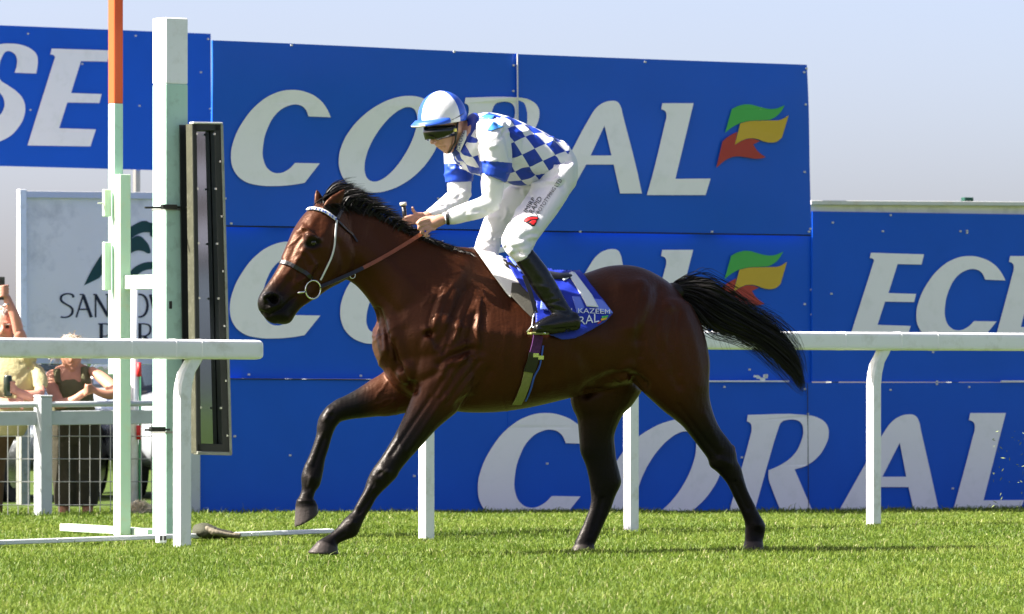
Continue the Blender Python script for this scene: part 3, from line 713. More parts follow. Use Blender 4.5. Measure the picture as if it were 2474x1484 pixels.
class Skin:
    def __init__(s, co, li, ls, ed):
        s.co, s.li, s.ls, s.ed = co, li, ls, ed
        s.deg = np.bincount(ed.ravel(), minlength=len(co)).astype(float); s.deg[s.deg == 0] = 1
    def lap(s, a):
        i, j = s.ed[:, 0], s.ed[:, 1]
        if a.ndim == 1: return (np.bincount(i, a[j], len(a)) + np.bincount(j, a[i], len(a))) / s.deg
        return np.stack([s.lap(a[:, k]) for k in range(a.shape[1])], 1)
    def avg(s, a, n):
        for _ in range(n): a = .5 * a + .5 * s.lap(a)
        return a
    def relax(s, n):
        for k in range(n):     # Taubin: smooth without shrinking
            s.co = s.co + .55 * (s.lap(s.co) - s.co); s.co = s.co - .56 * .93 * (s.lap(s.co) - s.co)
    def normals(s):
        q = s.li.reshape(-1, 4) if len(s.li) == 4 * len(s.ls) else None
        if q is None: raise RuntimeError('quads expected')
        a, b, c_, d = [s.co[q[:, k]] for k in range(4)]
        fn = np.cross(c_ - a, d - b); vn = np.zeros_like(s.co)
        for k in range(4):
            for x in range(3): vn[:, x] += np.bincount(q[:, k], fn[:, x], len(s.co))
        return vn / (np.linalg.norm(vn, axis=1, keepdims=True) + 1e-12)
    def proj(s):
        Y = s.co[:, 1]; return CX + s.co[:, 0] / Y * FPX, YH - (s.co[:, 2] - HC) / Y * FPX
    def stroke(s, pts, amt, sig, mask=None, setval=None, closed=False):
        "push skin facing the lens in (-) or out (+) along a drawn line; sig in picture units"
        if not hasattr(s, '_nc'): s._nc = s.normals(); s._pr = s.proj(); s._face = s._nc[:, 1] < -.02
        px, py = s._pr; d2 = np.full(len(px), 1e9); pts = [np.array(p, float) for p in pts]
        if closed: pts = pts + [pts[0]]
        if len(pts) == 1: pts = pts * 2
        for a, b in zip(pts[:-1], pts[1:]):
            ab = b - a; L2 = ab @ ab + 1e-9; t = np.clip(((px - a[0]) * ab[0] + (py - a[1]) * ab[1]) / L2, 0, 1)
            d2 = np.minimum(d2, (px - a[0] - t * ab[0]) ** 2 + (py - a[1] - t * ab[1]) ** 2)
        g = np.exp(-d2 / (2 * sig * sig)) * s._face
        if mask is not None: g = g * mask
        s.disp = getattr(s, 'disp', np.zeros(len(px))) + amt * g
        if setval is not None: s.val = s.val * (1 - g) + setval * g
    def apply(s, n=1):
        s.disp = s.avg(s.disp, n); s.co = s.co + s._nc * s.disp[:, None]; s.disp = np.zeros(len(s.co)); del s._nc
    def to_mesh(s, name, material, inv, attrs=None):
        "inv: world->local matrix"
        me = bpy.data.meshes.new(name); n = len(s.co)
        Mx = np.array(inv); loc = s.co @ Mx[:3, :3].T + Mx[:3, 3]
        me.vertices.add(n); me.vertices.foreach_set('co', loc.astype(np.float32).ravel())
        me.loops.add(len(s.li)); me.loops.foreach_set('vertex_index', s.li)
        me.polygons.add(len(s.ls)); me.polygons.foreach_set('loop_start', s.ls)
        me.polygons.foreach_set('use_smooth', np.ones(len(s.ls), bool)); me.update(calc_edges=True)
        for k, a in (attrs or {}).items():
            if a.ndim == 1: at = me.attributes.new(k, 'FLOAT', 'POINT'); at.data.foreach_set('value', a.astype(np.float32))
            else: at = me.attributes.new(k, 'FLOAT_VECTOR', 'POINT'); at.data.foreach_set('vector', a.astype(np.float32).ravel())
        me.materials.append(material); return me
    def bvh(s): return BVHTree.FromPolygons([tuple(p) for p in s.co], [tuple(q) for q in s.li.reshape(-1, 4)])

def st_edge(fr, fx, fy, rx, ry, w, b, val=0.0, pin=0.0, ex=1.0, comp=True):
    "ring between two traced edge points at side offset w, half thickness b"
    a, r_ = fr.W(fx, fy, w), fr.W(rx, ry, w); c_ = (a + r_) / 2; e = (a - r_) / 2
    if comp:
        hl = math.hypot(e.x, e.y)
        if hl > 1e-5:
            k = math.sqrt(max(.3, 1 - (b * math.tan(fr.b) / hl) ** 2)); e = Vector((e.x * k, e.y * k, e.z))
    e2 = fr.N * b
    return [*c_, *e, *e2, pin, ex, val]

def fat(r, k):
    "widen a traced pair a little: fusing and relaxing the skin thins it"
    mx, my = (r[0] + r[2]) / 2, (r[1] + r[3]) / 2
    return (mx + (r[0] - mx) * k, my + (r[1] - my) * k, mx + (r[2] - mx) * k, my + (r[3] - my) * k, r[4], r[5] * k, *r[6:])
def leg(body, fr, rows, dome=(.5, .15), sub=4, ex=1.0, k=1.07): body.loft([st_edge(fr, *fat(r, k), ex=ex) for r in rows], sub, 18, dome)

HB = Body()
# trunk (top ; bottom ; half width), pinch narrows the topline
HB.loft([st_edge(HF, *r[:4], 0, r[4], 0, r[5], .95, comp=False) for r in [
    (934, 742, 918, 872, .125, .1), (990, 660, 962, 938, .185, .2), (1050, 604, 1030, 975, .215, .55), (1120, 598, 1100, 994, .240, .68), (1190, 616, 1180, 997, .265, .55),
    (1260, 645, 1255, 989, .285, .38), (1330, 660, 1330, 973, .288, .3), (1400, 663, 1400, 955, .275, .25), (1470, 643, 1475, 938, .262, .22), (1532, 643, 1545, 922, .252, .2),
    (1590, 668, 1605, 915, .225, .2), (1634, 706, 1648, 900, .175, .2), (1664, 765, 1672, 875, .11, .1)]], 6, 56, (.25, .3))
# neck
HB.loft([st_edge(HF, *r[:4], 0, r[4], 0, .45, 1, comp=False) for r in [
    (806, 486, 838, 676, .072), (858, 492, 862, 692, .076), (912, 514, 892, 727, .085), (972, 547, 911, 764, .105), (1035, 573, 918, 812, .135), (1095, 594, 940, 866, .165), (1150, 610, 1000, 930, .19)]], 6, 40, (.3, .2))
# near fore
leg(HB, HF, [(1010, 770, 1150, 800, .115, .115, 0), (1005, 830, 1150, 870, .125, .115, 0), (1000, 890, 1142, 930, .13, .11, 0), (1003, 936, 1110, 985, .135, .095, 0), (985, 987, 1057, 1032, .135, .078, .45), (960, 1040, 1014, 1080, .132, .062, .8), (940, 1076, 990, 1106, .13, .05, .9),
    (921, 1106, 967, 1134, .128, .046, 1), (903, 1131, 957, 1152, .127, .045, 1), (889, 1157, 942, 1168, .125, .040, 1), (880, 1183, 911, 1200, .124, .030, 1), (866, 1210, 895, 1228, .122, .027, 1), (853, 1234, 882, 1248, .12, .029, 1),
    (833, 1254, 869, 1277, .118, .036, 1), (817, 1273, 858, 1295, .117, .035, 1), (797, 1290, 824, 1309, .115, .031, 1), (776, 1302, 813, 1318, .115, .034, 1)])
# off fore (raised)
leg(HB, HF, [(950, 835, 1050, 900, -.10, .10, 0), (940, 880, 1010, 980, -.12, .095, 0), (920, 902, 955, 1001, -.13, .08, 0), (893, 920, 915, 1004, -.135, .07, .05), (863, 940, 880, 1008, -.138, .058, .55), (832, 957, 848, 1012, -.14, .05, 1), (807, 968, 826, 1018, -.14, .046, 1), (788, 985, 817, 1025, -.14, .045, 1),
    (772, 1007, 810, 1033, -.14, .042, 1), (766, 1030, 804, 1046, -.138, .036, 1), (765, 1048, 800, 1058, -.137, .031, 1), (757, 1075, 793, 1083, -.135, .027, 1), (747, 1102, 785, 1108, -.134, .027, 1), (735, 1128, 781, 1131, -.133, .031, 1), (729, 1150, 777, 1152, -.132, .036, 1), (729, 1168, 771, 1174, -.131, .034, 1),
    (729, 1184, 761, 1188, -.13, .030, 1), (722, 1202, 757, 1207, -.13, .031, 1), (714, 1219, 765, 1220, -.13, .036, 1)])
# near hind
leg(HB, HF, [(1450, 745, 1662, 735, .105, .115, 0), (1455, 800, 1690, 795, .115, .13, 0), (1480, 862, 1706, 865, .12, .125, 0), (1535, 925, 1708, 905, .125, .11, .0), (1600, 987, 1709, 925, .13, .09, .25), (1623, 1006, 1711, 962, .13, .078, .4), (1649, 1028, 1722, 1003, .13, .064, .6), (1668, 1051, 1738, 1037, .13, .055, .8), (1691, 1081, 1760, 1066, .13, .046, .9),
    (1710, 1107, 1775, 1091, .13, .043, 1), (1717, 1127, 1779, 1113, .13, .041, 1), (1734, 1141, 1789, 1133, .13, .036, 1), (1756, 1167, 1796, 1158, .13, .029, 1), (1772, 1199, 1805, 1188, .13, .027, 1), (1785, 1226, 1819, 1216, .13, .028, 1), (1796, 1251, 1835, 1246, .13, .032, 1), (1801, 1268, 1847, 1269, .13, .036, 1), (1801, 1286, 1845, 1291, .13, .032, 1), (1800, 1303, 1841, 1306, .13, .035, 1)])
# off hind
leg(HB, HF, [(1390, 860, 1600, 850, -.10, .11, 0), (1385, 920, 1570, 905, -.115, .11, 0), (1382, 960, 1545, 946, -.12, .10, .25), (1388, 990, 1521, 981, -.125, .09, .4), (1397, 1012, 1500, 1004, -.13, .078, .5), (1401, 1056, 1482, 1048, -.13, .06, .7), (1404, 1092, 1483, 1080, -.13, .052, .8), (1415, 1120, 1487, 1112, -.13, .047, 1), (1423, 1150, 1495, 1145, -.13, .045, 1), (1427, 1176, 1498, 1168, -.13, .042, 1),
    (1429, 1205, 1484, 1200, -.13, .034, 1), (1425, 1228, 1475, 1227, -.13, .030, 1), (1412, 1262, 1459, 1262, -.13, .030, 1), (1400, 1288, 1447, 1289, -.13, .034, 1), (1389, 1312, 1436, 1313, -.13, .034, 1)])
# hooves: coronet to ground, value 2 = horn
def hoof(top, bot, w, b0, b1):
    HB.loft([st_edge(HF, *top, w, b0, 1.6), st_edge(HF, *[t + (b - t) * .5 for t, b in zip(top, bot)], w, (b0 + b1) / 2, 2), st_edge(HF, *bot, w, b1, 2)], 3, 18, (.3, .08))
hoof((768, 1306, 816, 1321), (741, 1336, 818, 1340), .115, .040, .055)
hoof((713, 1220, 768, 1219), (710, 1274, 769, 1240), -.13, .042, .056)
hoof((1799, 1304, 1842, 1306), (1792, 1334, 1846, 1332), .13, .040, .052)
hoof((1388, 1314, 1436, 1315), (1374, 1336, 1436, 1336), -.13, .040, .052)
def ell_at(px, py, w, rl, rw, rh, ang=0.0, val=0.0, fr=HF):
    c_ = fr.W(px, py, w); a = R(ang); f = fr.F * math.cos(a) + UP * math.sin(a); u = UP * math.cos(a) - fr.F * math.sin(a)
    HB.ellipsoid(c_, f * rl, fr.N * rw, u * rh, val, 28, 18)
# muscle masses
ell_at(1035, 838, .165, .06, .055, .075); ell_at(1105, 860, .165, .10, .07, .13, 35); ell_at(937, 835, -.04, .052, .09, .12); ell_at(985, 885, .085, .07, .075, .10)
ell_at(940, 800, -.09, .05, .07, .12); ell_at(1535, 730, .115, .12, .085, .13); ell_at(1640, 800, .12, .09, .09, .15); ell_at(1500, 870, .14, .10, .09, .12); ell_at(960, 955, -.125, .09, .07, .06, -20); ell_at(1768, 1088, .13, .018, .022, .03)
ell_at(1590, 790, -.12, .16, .10, .2); ell_at(1090, 780, -.13, .12, .09, .24, -25)
# head, turned a little more to the lens than the body
pv = HF.W(815, 560, 0); HH = Frame(pv.x, pv.y, R(36))
HB.loft([st_edge(HH, *r[:4], 0, r[4], r[5], r[6], .92, comp=False) for r in [
    (802, 482, 852, 585, .064, 0, .0), (770, 491, 854, 628, .09, 0, -.1), (742, 514, 848, 664, .106, 0, -.15), (716, 553, 824, 682, .102, 0, -.22), (699, 592, 790, 700, .084, 0, -.2), (683, 628, 764, 719, .068, 0, -.15),
    (664, 662, 742, 733, .060, .15, -.1), (644, 691, 724, 746, .056, .55, 0), (631, 710, 710, 763, .058, .95, 0), (625, 728, 700, 779, .054, 1.2, 0), (628, 748, 686, 784, .044, 1.2, 0), (640, 766, 668, 782, .02, 1.2, 0)]], 4, 24, (.4, .5))
for s_ in (-1, 1):
    ell_at(806, 640, s_ * .052, .095, .036, .085, 30, 0, HH)       # cheek
    ell_at(750, 580, s_ * .088, .036, .024, .03, 20, .3, HH)      # eye socket
    ell_at(748, 563, s_ * .062, .05, .03, .022, 35, 0, HH)         # brow
    ell_at(648, 722, s_ * .044, .034, .022, .028, 20, 1.2, HH)     # nostril flare
    ell_at(690, 768, s_ * .022, .03, .02, .02, 0, 1.2, HH)
ell_at(655, 757, 0, .05, .038, .02, 40, 1.2, HH)
# ears
def ear(base, tip, w0, w1, width):
    b_, t_ = HH.W(*base, w0), HH.W(*tip, w1); d = t_ - b_; sd = d.normalized().cross(HH.N).normalized()
    rows = []
    for t, k in ((-.1, .75), (.15, 1.0), (.4, .95), (.65, .7), (.85, .4), (.98, .16)):
        c_ = b_ + d * t + sd * (.004 * math.sin(t * 3)); rows.append([*c_, *(sd * width * k), *(HH.N * (.011 * k + .003)), 0, 1, 0])
    HB.loft(rows, 3, 14, (.5, .5))
ear((792, 504), (833, 457), .060, .085, .038)
ear((772, 498), (764, 458), -.055, -.075, .030)
HSK = HB.fuse(.0068, 7, None)
# let the big muscle masses run into each other
_px, _py = HSK.proj(); _m = np.clip((_px - 890) / 40, 0, 1) * np.clip((985 - _py) / 40, 0, 1); _m = HSK.avg(_m, 8)[:, None]
for _ in range(45):
    HSK.co = HSK.co + _m * .6 * (HSK.lap(HSK.co) - HSK.co); HSK.co = HSK.co - _m * .6 * .955 * (HSK.lap(HSK.co) - HSK.co)
# sculpting on the near side: grooves (-) and ridges (+), read from how the muscles lie
hs = HSK.stroke
hs([(1120, 640), (1075, 720), (1035, 800)], .012, 26); hs([(1540, 720)], .010, 28); hs([(1010, 700), (1000, 780)], -.008, 20)
_hs0 = HSK.stroke
def hs(pts, amt, sig, **kw): _hs0(pts, amt * 1.35, sig, **kw)
nearw = (HSK.co - np.array([HF.X0, HF.Y0, 0])) @ np.array(HF.N)
hs([(911, 752), (925, 800), (948, 850), (962, 890)], -.022, 6); hs([(905, 800), (925, 850), (920, 880)], .006, 8)
hs([(962, 890), (985, 925), (1003, 945)], -.012, 6); hs([(975, 800), (990, 860)], -.010, 12)
hs([(1070, 690), (1050, 715), (1040, 728)], .0035, 3.5); hs([(1090, 690), (1076, 710), (1060, 728)], .0035, 3.5); hs([(1040, 734), (1080, 740)], -.002, 6)
hs([(1108, 670), (1075, 730), (1045, 790), (1030, 800)], .006, 9); hs([(1130, 700), (1095, 770), (1060, 830)], -.010, 7)
hs([(1035, 806)], -.022, 7); hs([(1030, 796)], .010, 5); hs([(1035, 820), (1045, 845)], .008, 6)
hs([(1160, 730), (1150, 790), (1155, 830)], .009, 5); hs([(1145, 760), (1130, 820)], -.010, 6); hs([(1170, 760), (1165, 850)], -.006, 6)
hs([(1110, 790), (1085, 830)], .008, 5); hs([(1098, 800), (1070, 850)], -.009, 5); hs([(1138, 845), (1090, 862), (1062, 880)], -.014, 6)
hs([(1120, 868), (1075, 880), (1066, 905)], .012, 7); hs([(1000, 930), (1060, 900)], -.010, 7); hs([(1040, 960), (985, 1040), (945, 1100)], -.006, 4)
hs([(1075, 955), (1020, 1040), (985, 1090)], .006, 5); hs([(1110, 975), (1150, 960), (1180, 900)], -.010, 9)
hs([(1415, 950), (1470, 915), (1520, 905), (1555, 930)], -.020, 9); hs([(1400, 850), (1430, 890), (1440, 930)], -.006, 12)
hs([(1500, 690), (1545, 690), (1560, 730), (1530, 790)], .008, 14); hs([(1590, 700), (1570, 760), (1545, 820)], -.010, 11); hs([(1620, 760), (1610, 850), (1640, 930)], -.007, 9)
hs([(1470, 720), (1475, 800)], -.006, 16); hs([(1655, 760), (1680, 850), (1690, 930)], .004, 10)
for k in range(6): hs([(1225 + k * 34, 800), (1215 + k * 36, 880), (1225 + k * 36, 940)], .0022, 7)
hs([(1640, 980), (1700, 1060), (1735, 1100)], -.005, 4); hs([(1740, 1080), (1700, 1000)], .003, 5)
hs([(900, 560), (970, 640), (1040, 690)], -.006, 14); hs([(870, 640), (910, 700), (960, 760)], -.008, 10); hs([(855, 600), (885, 650)], .006, 14)
# knees, tendons, fetlocks
hs([(925, 1135), (935, 1142)], .007, 6); hs([(905, 1150), (915, 1158)], .006, 5); hs([(918, 1145)], -.005, 3); hs([(905, 1190), (868, 1240)], -.005, 3); hs([(893, 1178), (860, 1228)], .003, 3); hs([(848, 1262)], .006, 7); hs([(830, 1290), (812, 1305)], -.004, 4)
hs([(795, 990), (785, 1010)], .006, 6); hs([(800, 1005)], -.005, 4); hs([(783, 1060), (760, 1125)], -.005, 3); hs([(772, 1060), (748, 1120)], .003, 3); hs([(752, 1155)], .006, 7); hs([(745, 1180)], -.004, 5); hs([(720, 1210), (762, 1212)], .005, 3)
hs([(1775, 1165), (1805, 1230)], -.005, 3); hs([(1790, 1160), (1820, 1225)], .003, 3); hs([(1830, 1268)], .005, 6); hs([(1740, 1110), (1760, 1120)], .005, 6)
hs([(1455, 1205), (1430, 1290)], -.004, 4)
# head
hs([(716, 560), (700, 590), (684, 622)], .005, 4); hs([(731, 545), (722, 560)], .005, 3.5); hs([(738, 560), (714, 590), (700, 625)], -.005, 5); hs([(735, 600), (722, 628)], .004, 3); hs([(722, 625), (690, 665)], .004, 4)
hs([(772, 536), (768, 552)], -.006, 9); hs([(738, 566), (757, 572), (772, 580)], .009, 4); hs([(755, 588)], -.008, 7, setval=1.0); hs([(742, 592), (752, 590), (765, 586)], 0, 6, setval=1.05); hs([(742, 600), (757, 603), (772, 597)], .006, 3.5); hs([(730, 607), (742, 612), (752, 630)], .006, 4)
hs([(760, 640), (745, 665), (720, 680)], .008, 5); hs([(770, 650), (750, 690)], -.007, 6); hs([(820, 590), (832, 640), (815, 680)], -.006, 7); hs([(790, 600), (800, 655)], .004, 10)
hs([(733, 672), (712, 690), (720, 692)], .004, 4); hs([(700, 680), (680, 705)], -.006, 6)
nost = [(642, 716), (655, 710), (670, 714), (675, 724), (668, 736), (652, 742)]
hs(nost, .011, 3.2); hs([(648, 726), (656, 724), (663, 723)], -.045, 5.5, setval=1.5)
hs([(630, 755), (650, 762), (680, 748), (714, 716)], -.010, 3); hs([(690, 765)], .006, 7); hs([(712, 716), (728, 712)], .004, 4)
HSK.apply(1)
# fine relief: veins and folds of loose skin
rr = np.random.default_rng(5)
for (x0, y0, x1, y1), n_ in (((1045, 700, 1150, 850), 5), ((905, 780, 960, 880), 4), ((700, 560, 745, 640), 4), ((1090, 880, 1220, 960), 4), ((920, 920, 990, 985), 4)):
    for _ in range(n_):
        x, y = rr.uniform(x0, x1), rr.uniform(y0, y1); a = rr.uniform(1.7, 2.6); pts = [(x, y)]
        for k in range(4): a += rr.normal() * .35; x += math.cos(a) * 11; y += math.sin(a) * 11; pts.append((x, y))
        hs(pts, .0022, 2.2)
for k in range(9):      # fibres showing through the thin skin of shoulder, breast and forearm
    x = 1052 + k * 13; hs([(x + 12, 690 + k * 4), (x - 6, 735 + k * 5), (x - 20, 790 + k * 6)], .0028 * (1 if k % 2 else -1), 3.0)
for k in range(6): hs([(1120 + k * 9, 850 + k * 6), (1085 + k * 8, 890 + k * 8), (1050 + k * 8, 950 + k * 6)], .0030 * (1 if k % 2 else -1), 3.2)
for k in range(5): hs([(918 + k * 9, 790 + k * 8), (922 + k * 9, 840 + k * 8)], .0030 * (1 if k % 2 else -1), 3.0)
for k in range(5): hs([(1560 + k * 20, 700 + k * 14), (1540 + k * 22, 780 + k * 14), (1545 + k * 24, 860 + k * 10)], .0028 * (1 if k % 2 else -1), 5)
for pts in ([(935, 1135), (915, 1150)], [(898, 1165), (868, 1222)], [(850, 1255), (832, 1272)], [(802, 985), (780, 1015)], [(778, 1045), (752, 1120)], [(748, 1150), (742, 1175)]):   # dried dust on knees and cannons
    hs(pts, .0008, 6, setval=1.62)
for pts in ([(921, 1140), (931, 1148)], [(903, 1168), (872, 1226)], [(842, 1262)], [(792, 1002)], [(782, 1050), (758, 1120)]): hs(pts, -.0028, 2.2)
HSK.apply(0)

def coat_mat():
    m = bpy.data.materials.new('bay_coat'); m.use_nodes = True; t = m.node_tree; b = t.nodes['Principled BSDF']
    tc = t.nodes.new('ShaderNodeTexCoord'); at = t.nodes.new('ShaderNodeAttribute'); at.attribute_name = 'pigment'
    n = t.nodes.new('ShaderNodeTexNoise'); n.inputs['Scale'].default_value = 5; n.inputs['Detail'].default_value = 5; t.links.new(tc.outputs['Object'], n.inputs['Vector'])
    ad = t.nodes.new('ShaderNodeMath'); ad.operation = 'MULTIPLY_ADD'; ad.inputs[1].default_value = .28; t.links.new(n.outputs[0], ad.inputs[0]); 
    sb = t.nodes.new('ShaderNodeMath'); sb.operation = 'SUBTRACT'; sb.inputs[1].default_value = .14; t.links.new(at.outputs['Fac'], sb.inputs[0]); t.links.new(sb.outputs[0], ad.inputs[2])
    mr_ = t.nodes.new('ShaderNodeMapRange'); mr_.inputs[1].default_value = -.1; mr_.inputs[2].default_value = 2.1; t.links.new(ad.outputs[0], mr_.inputs[0])
    r = t.nodes.new('ShaderNodeValToRGB'); e = r.color_ramp.elements
    e[0].position = 0; e[0].color = (.036, .0096, .0032, 1); e[1].position = 1; e[1].color = (.05, .043, .04, 1)
    for p, c_ in ((.14, (.0190, .0053, .0020)), (.30, (.0075, .0036, .0026)), (.44, (.0034, .0028, .0026)), (.72, (.0034, .0028, .0026)), (.84, (.045, .038, .036))):
        q = e.new(p); q.color = (*c_, 1)
    t.links.new(mr_.outputs[0], r.inputs[0]); t.links.new(r.outputs[0], b.inputs['Base Color'])
    b.inputs['Roughness'].default_value = .40; b.inputs['Specular IOR Level'].default_value = .5; r2 = t.nodes.new('ShaderNodeValToRGB'); r2.color_ramp.elements[0].position = .12; r2.color_ramp.elements[0].color = (.75, .40, .25, 1); r2.color_ramp.elements[1].position = .42; r2.color_ramp.elements[1].color = (.30, .27, .25, 1); t.links.new(mr_.outputs[0], r2.inputs[0]); t.links.new(r2.outputs[0], b.inputs['Specular Tint'])
    b.inputs['Sheen Weight'].default_value = .0; b.inputs['Sheen Roughness'].default_value = .35; b.inputs['Sheen Tint'].default_value = (.6, .4, .3, 1)
    n2 = t.nodes.new('ShaderNodeTexNoise'); n2.inputs['Scale'].default_value = 90; n2.inputs['Detail'].default_value = 4; mp = t.nodes.new('ShaderNodeMapping'); mp.inputs['Scale'].default_value = (.35, 1, 1)
    t.links.new(tc.outputs['Object'], mp.inputs[0]); t.links.new(mp.outputs[0], n2.inputs['Vector'])
    wv = t.nodes.new('ShaderNodeTexWave'); wv.inputs['Scale'].default_value = 9; wv.inputs['Distortion'].default_value = 9; wv.inputs['Detail'].default_value = 3; wv.inputs['Detail Scale'].default_value = 1.3; mw = t.nodes.new('ShaderNodeMapping'); mw.inputs['Rotation'].default_value = (0, R(35), 0); mw.inputs['Scale'].default_value = (1.6, .6, .5); t.links.new(tc.outputs['Object'], mw.inputs[0]); t.links.new(mw.outputs[0], wv.inputs['Vector'])
    ah = t.nodes.new('ShaderNodeMath'); ah.operation = 'MULTIPLY_ADD'; ah.inputs[1].default_value = .16; t.links.new(wv.outputs['Fac'], ah.inputs[0]); t.links.new(n2.outputs[0], ah.inputs[2])
    bp = t.nodes.new('ShaderNodeBump'); bp.inputs['Strength'].default_value = .30; bp.inputs['Distance'].default_value = .006; t.links.new(ah.outputs[0], bp.inputs['Height']); t.links.new(bp.outputs[0], b.inputs['Normal'])
    n3 = t.nodes.new('ShaderNodeTexNoise'); n3.inputs['Scale'].default_value = 7; t.links.new(tc.outputs['Object'], n3.inputs['Vector'])
    rr_ = t.nodes.new('ShaderNodeMapRange'); rr_.inputs[3].default_value = .33; rr_.inputs[4].default_value = .54; t.links.new(n3.outputs[0], rr_.inputs[0]); t.links.new(rr_.outputs[0], b.inputs['Roughness'])
    return m
M['coat'] = coat_mat()
horse = empty('horse', (HF.X0, HF.Y0, 0), math.pi + BETA, 'dark bay racehorse with black legs at full gallop towards the winning post', 'horse')
bpy.context.view_layer.update()
HINV = Matrix.Translation((HF.X0, HF.Y0, 0)) @ Matrix.Rotation(math.pi + BETA, 4, 'Z'); HINV = HINV.inverted()
new_obj('body', HSK.to_mesh('body', M['coat'], HINV, {'pigment': HSK.val}), horse)
HBV = HSK.bvh()
CAMP = Vector((0, 0, HC))
def hit(px, py, bv=None, lift=0.0):
    "first skin point seen at picture position, with normal"
    d = (P(px, py, 30) - CAMP).normalized(); h = (bv or HBV).ray_cast(CAMP, d, 60)
    if h[0] is None: return None, None
    return h[0] + h[1] * lift, h[1]
def loc_build(mb, name, material, root, inv, smooth=True, **kw):
    "builds world-space shapes as a child in its root's own axes"
    mb.v = [inv @ v for v in mb.v]; o = mb.build(name, material, root, smooth, **kw); recalc(o.data); return o

# eye
M['eye'] = mat('horse_eye', (.008, .005, .004), .08, .6, .2, 20)
p, nn = hit(757, 588)
if p:
    bm = bmesh.new(); bmesh.ops.create_uvsphere(bm, u_segments=16, v_segments=10, radius=.018); me = bpy.data.meshes.new('eye'); bm.to_mesh(me); bm.free()
    me.materials.append(M['eye']); me.polygons.foreach_set('use_smooth', [True] * len(me.polygons)); o = new_obj('eye', me, horse); o.location = HINV @ (p - nn * .007)

# mane, forelock and tail: separate hair ribbons
M['hair'] = mat('black_horse_hair', (.006, .0048, .0045), .5, .3, .3, 30)
def strands(name, gen, n, root, inv, seg=7):
    V, Fc = [], []
    for i in range(n):
        pts, wd = gen(i); A = catmull(np.array(pts), max(1, seg // (len(pts) - 1))); m = len(A)
        rd = RNG.standard_normal(3); b0 = len(V)
        for k in range(m):
            t = A[min(k + 1, m - 1)] - A[max(k - 1, 0)]; t /= np.linalg.norm(t) + 1e-9
            sd = np.cross(t, rd); sd /= np.linalg.norm(sd) + 1e-9; w = wd * (1 - .85 * (k / (m - 1)) ** 1.5)
            V += [A[k] - sd * w, A[k] + sd * w]
        for k in range(m - 1): Fc.append((b0 + 2*k, b0 + 2*k + 1, b0 + 2*k + 3, b0 + 2*k + 2))
    return new_obj(name, mesh(name, [inv @ Vector(v) for v in V], Fc, M['hair'], True), root)
crest = catmull(np.array([(772, 497), (800, 486), (850, 492), (905, 512), (965, 545), (1030, 573), (1090, 593), (1135, 603)], float), 12)
def gauss(): return float(RNG.standard_normal())
def mane_gen(i):
    t = RNG.random() ** 1.15; q = crest[int(t * (len(crest) - 1))]; w = gauss() * .018 - (.03 * max(0, 1 - t * 5))
    r0 = np.array(HF.W(q[0], q[1] + 8 + abs(gauss()) * 6, w))
    lift = max(0, 1 - t * 1.45) ; ln = 18 + 44 * lift + abs(gauss()) * 8
    up = (.60 * lift + .08) * (.55 + .75 * RNG.random()); dx, dy = ln * (1.0 - .15 * lift), -ln * up + 16 * t
    j = gauss() * 3; p1 = np.array(HF.W(q[0] + dx * .30, q[1] + dy * .62 + j * .3, w * 1.3)); p2 = np.array(HF.W(q[0] + dx * .68, q[1] + dy * .95 + j * .7, w * 1.7 + gauss() * .006)); p3 = np.array(HF.W(q[0] + dx * 1.08 + gauss() * 2, q[1] + dy * 1.02 + j, w * 2.0 + gauss() * .012))
    return [r0, p1, p2, p3], .0016 + .001 * RNG.random()
strands('mane', mane_gen, 2600, horse, HINV)
def mane_low(i):
    t = RNG.random(); q = crest[int((.05 + .8 * t) * (len(crest) - 1))]; w = .02 + .02 * RNG.random()
    ln = (30 + 25 * RNG.random()) * (1 - .5 * t); pts = []
    for k in range(4):
        s_ = k / 3; x, y = q[0] + ln * .75 * s_, q[1] + 6 + ln * (.35 * s_ + .25 * s_ * s_)
        h_, n_ = hit(x, y); pts.append(np.array(h_ + n_ * (.006 + .008 * RNG.random()) if h_ else HF.W(x, y, w)))
    return pts, .0016
strands('mane', mane_low, 700, horse, HINV)
def forelock(i):
    b_ = np.array(HH.W(785 + gauss() * 8, 492 + abs(gauss()) * 3, -.01 + gauss() * .02)); a = RNG.random()
    g_ = gauss() * .02 - .02; p1 = np.array(HH.W(778 + 6 * a, 482 - 6 * a + gauss() * 2, g_)); p2 = np.array(HH.W(792 + 26 * a, 468 - 10 * a + gauss() * 3, g_)); p3 = np.array(HH.W(815 + 40 * a + gauss() * 4, 456 - 8 * a + gauss() * 3, g_))
    return [b_, p1, p2, p3], .0017
strands('forelock', forelock, 700, horse, HINV)
tc_ = catmull(np.array([(1632, 700, 14), (1662, 706, 24), (1700, 728, 38), (1745, 752, 34), (1800, 780, 26), (1855, 816, 27), (1898, 856, 27), (1925, 900, 20), (1940, 938, 8)], float), 8)
def tail_gen(i):
    a, r_ = RNG.random() * 2 * math.pi, RNG.random() ** .6; end = .45 + .55 * RNG.random() ** .55; wild = RNG.random() < .22
    pts = []
    for k in range(8):
        t = end * k / 7; q = tc_[int(t * (len(tc_) - 1))]; spread = q[2] * 1.5 * r_ * (1 + (.9 * (k / 7) if wild else 0))
        ox, oy = .5 * math.cos(a) * spread, math.sin(a) * spread * .95
        pts.append(np.array(HF.W(q[0] + ox + gauss() * .8, q[1] + oy + gauss() * .9 * (1 + k * .25) - (k * 3.2 * RNG.random() if wild and math.sin(a) < 0 else 0), math.cos(a) * spread / 470 * .9)))
    return pts, .0018
strands('tail', tail_gen, 2400, horse, HINV, 21)
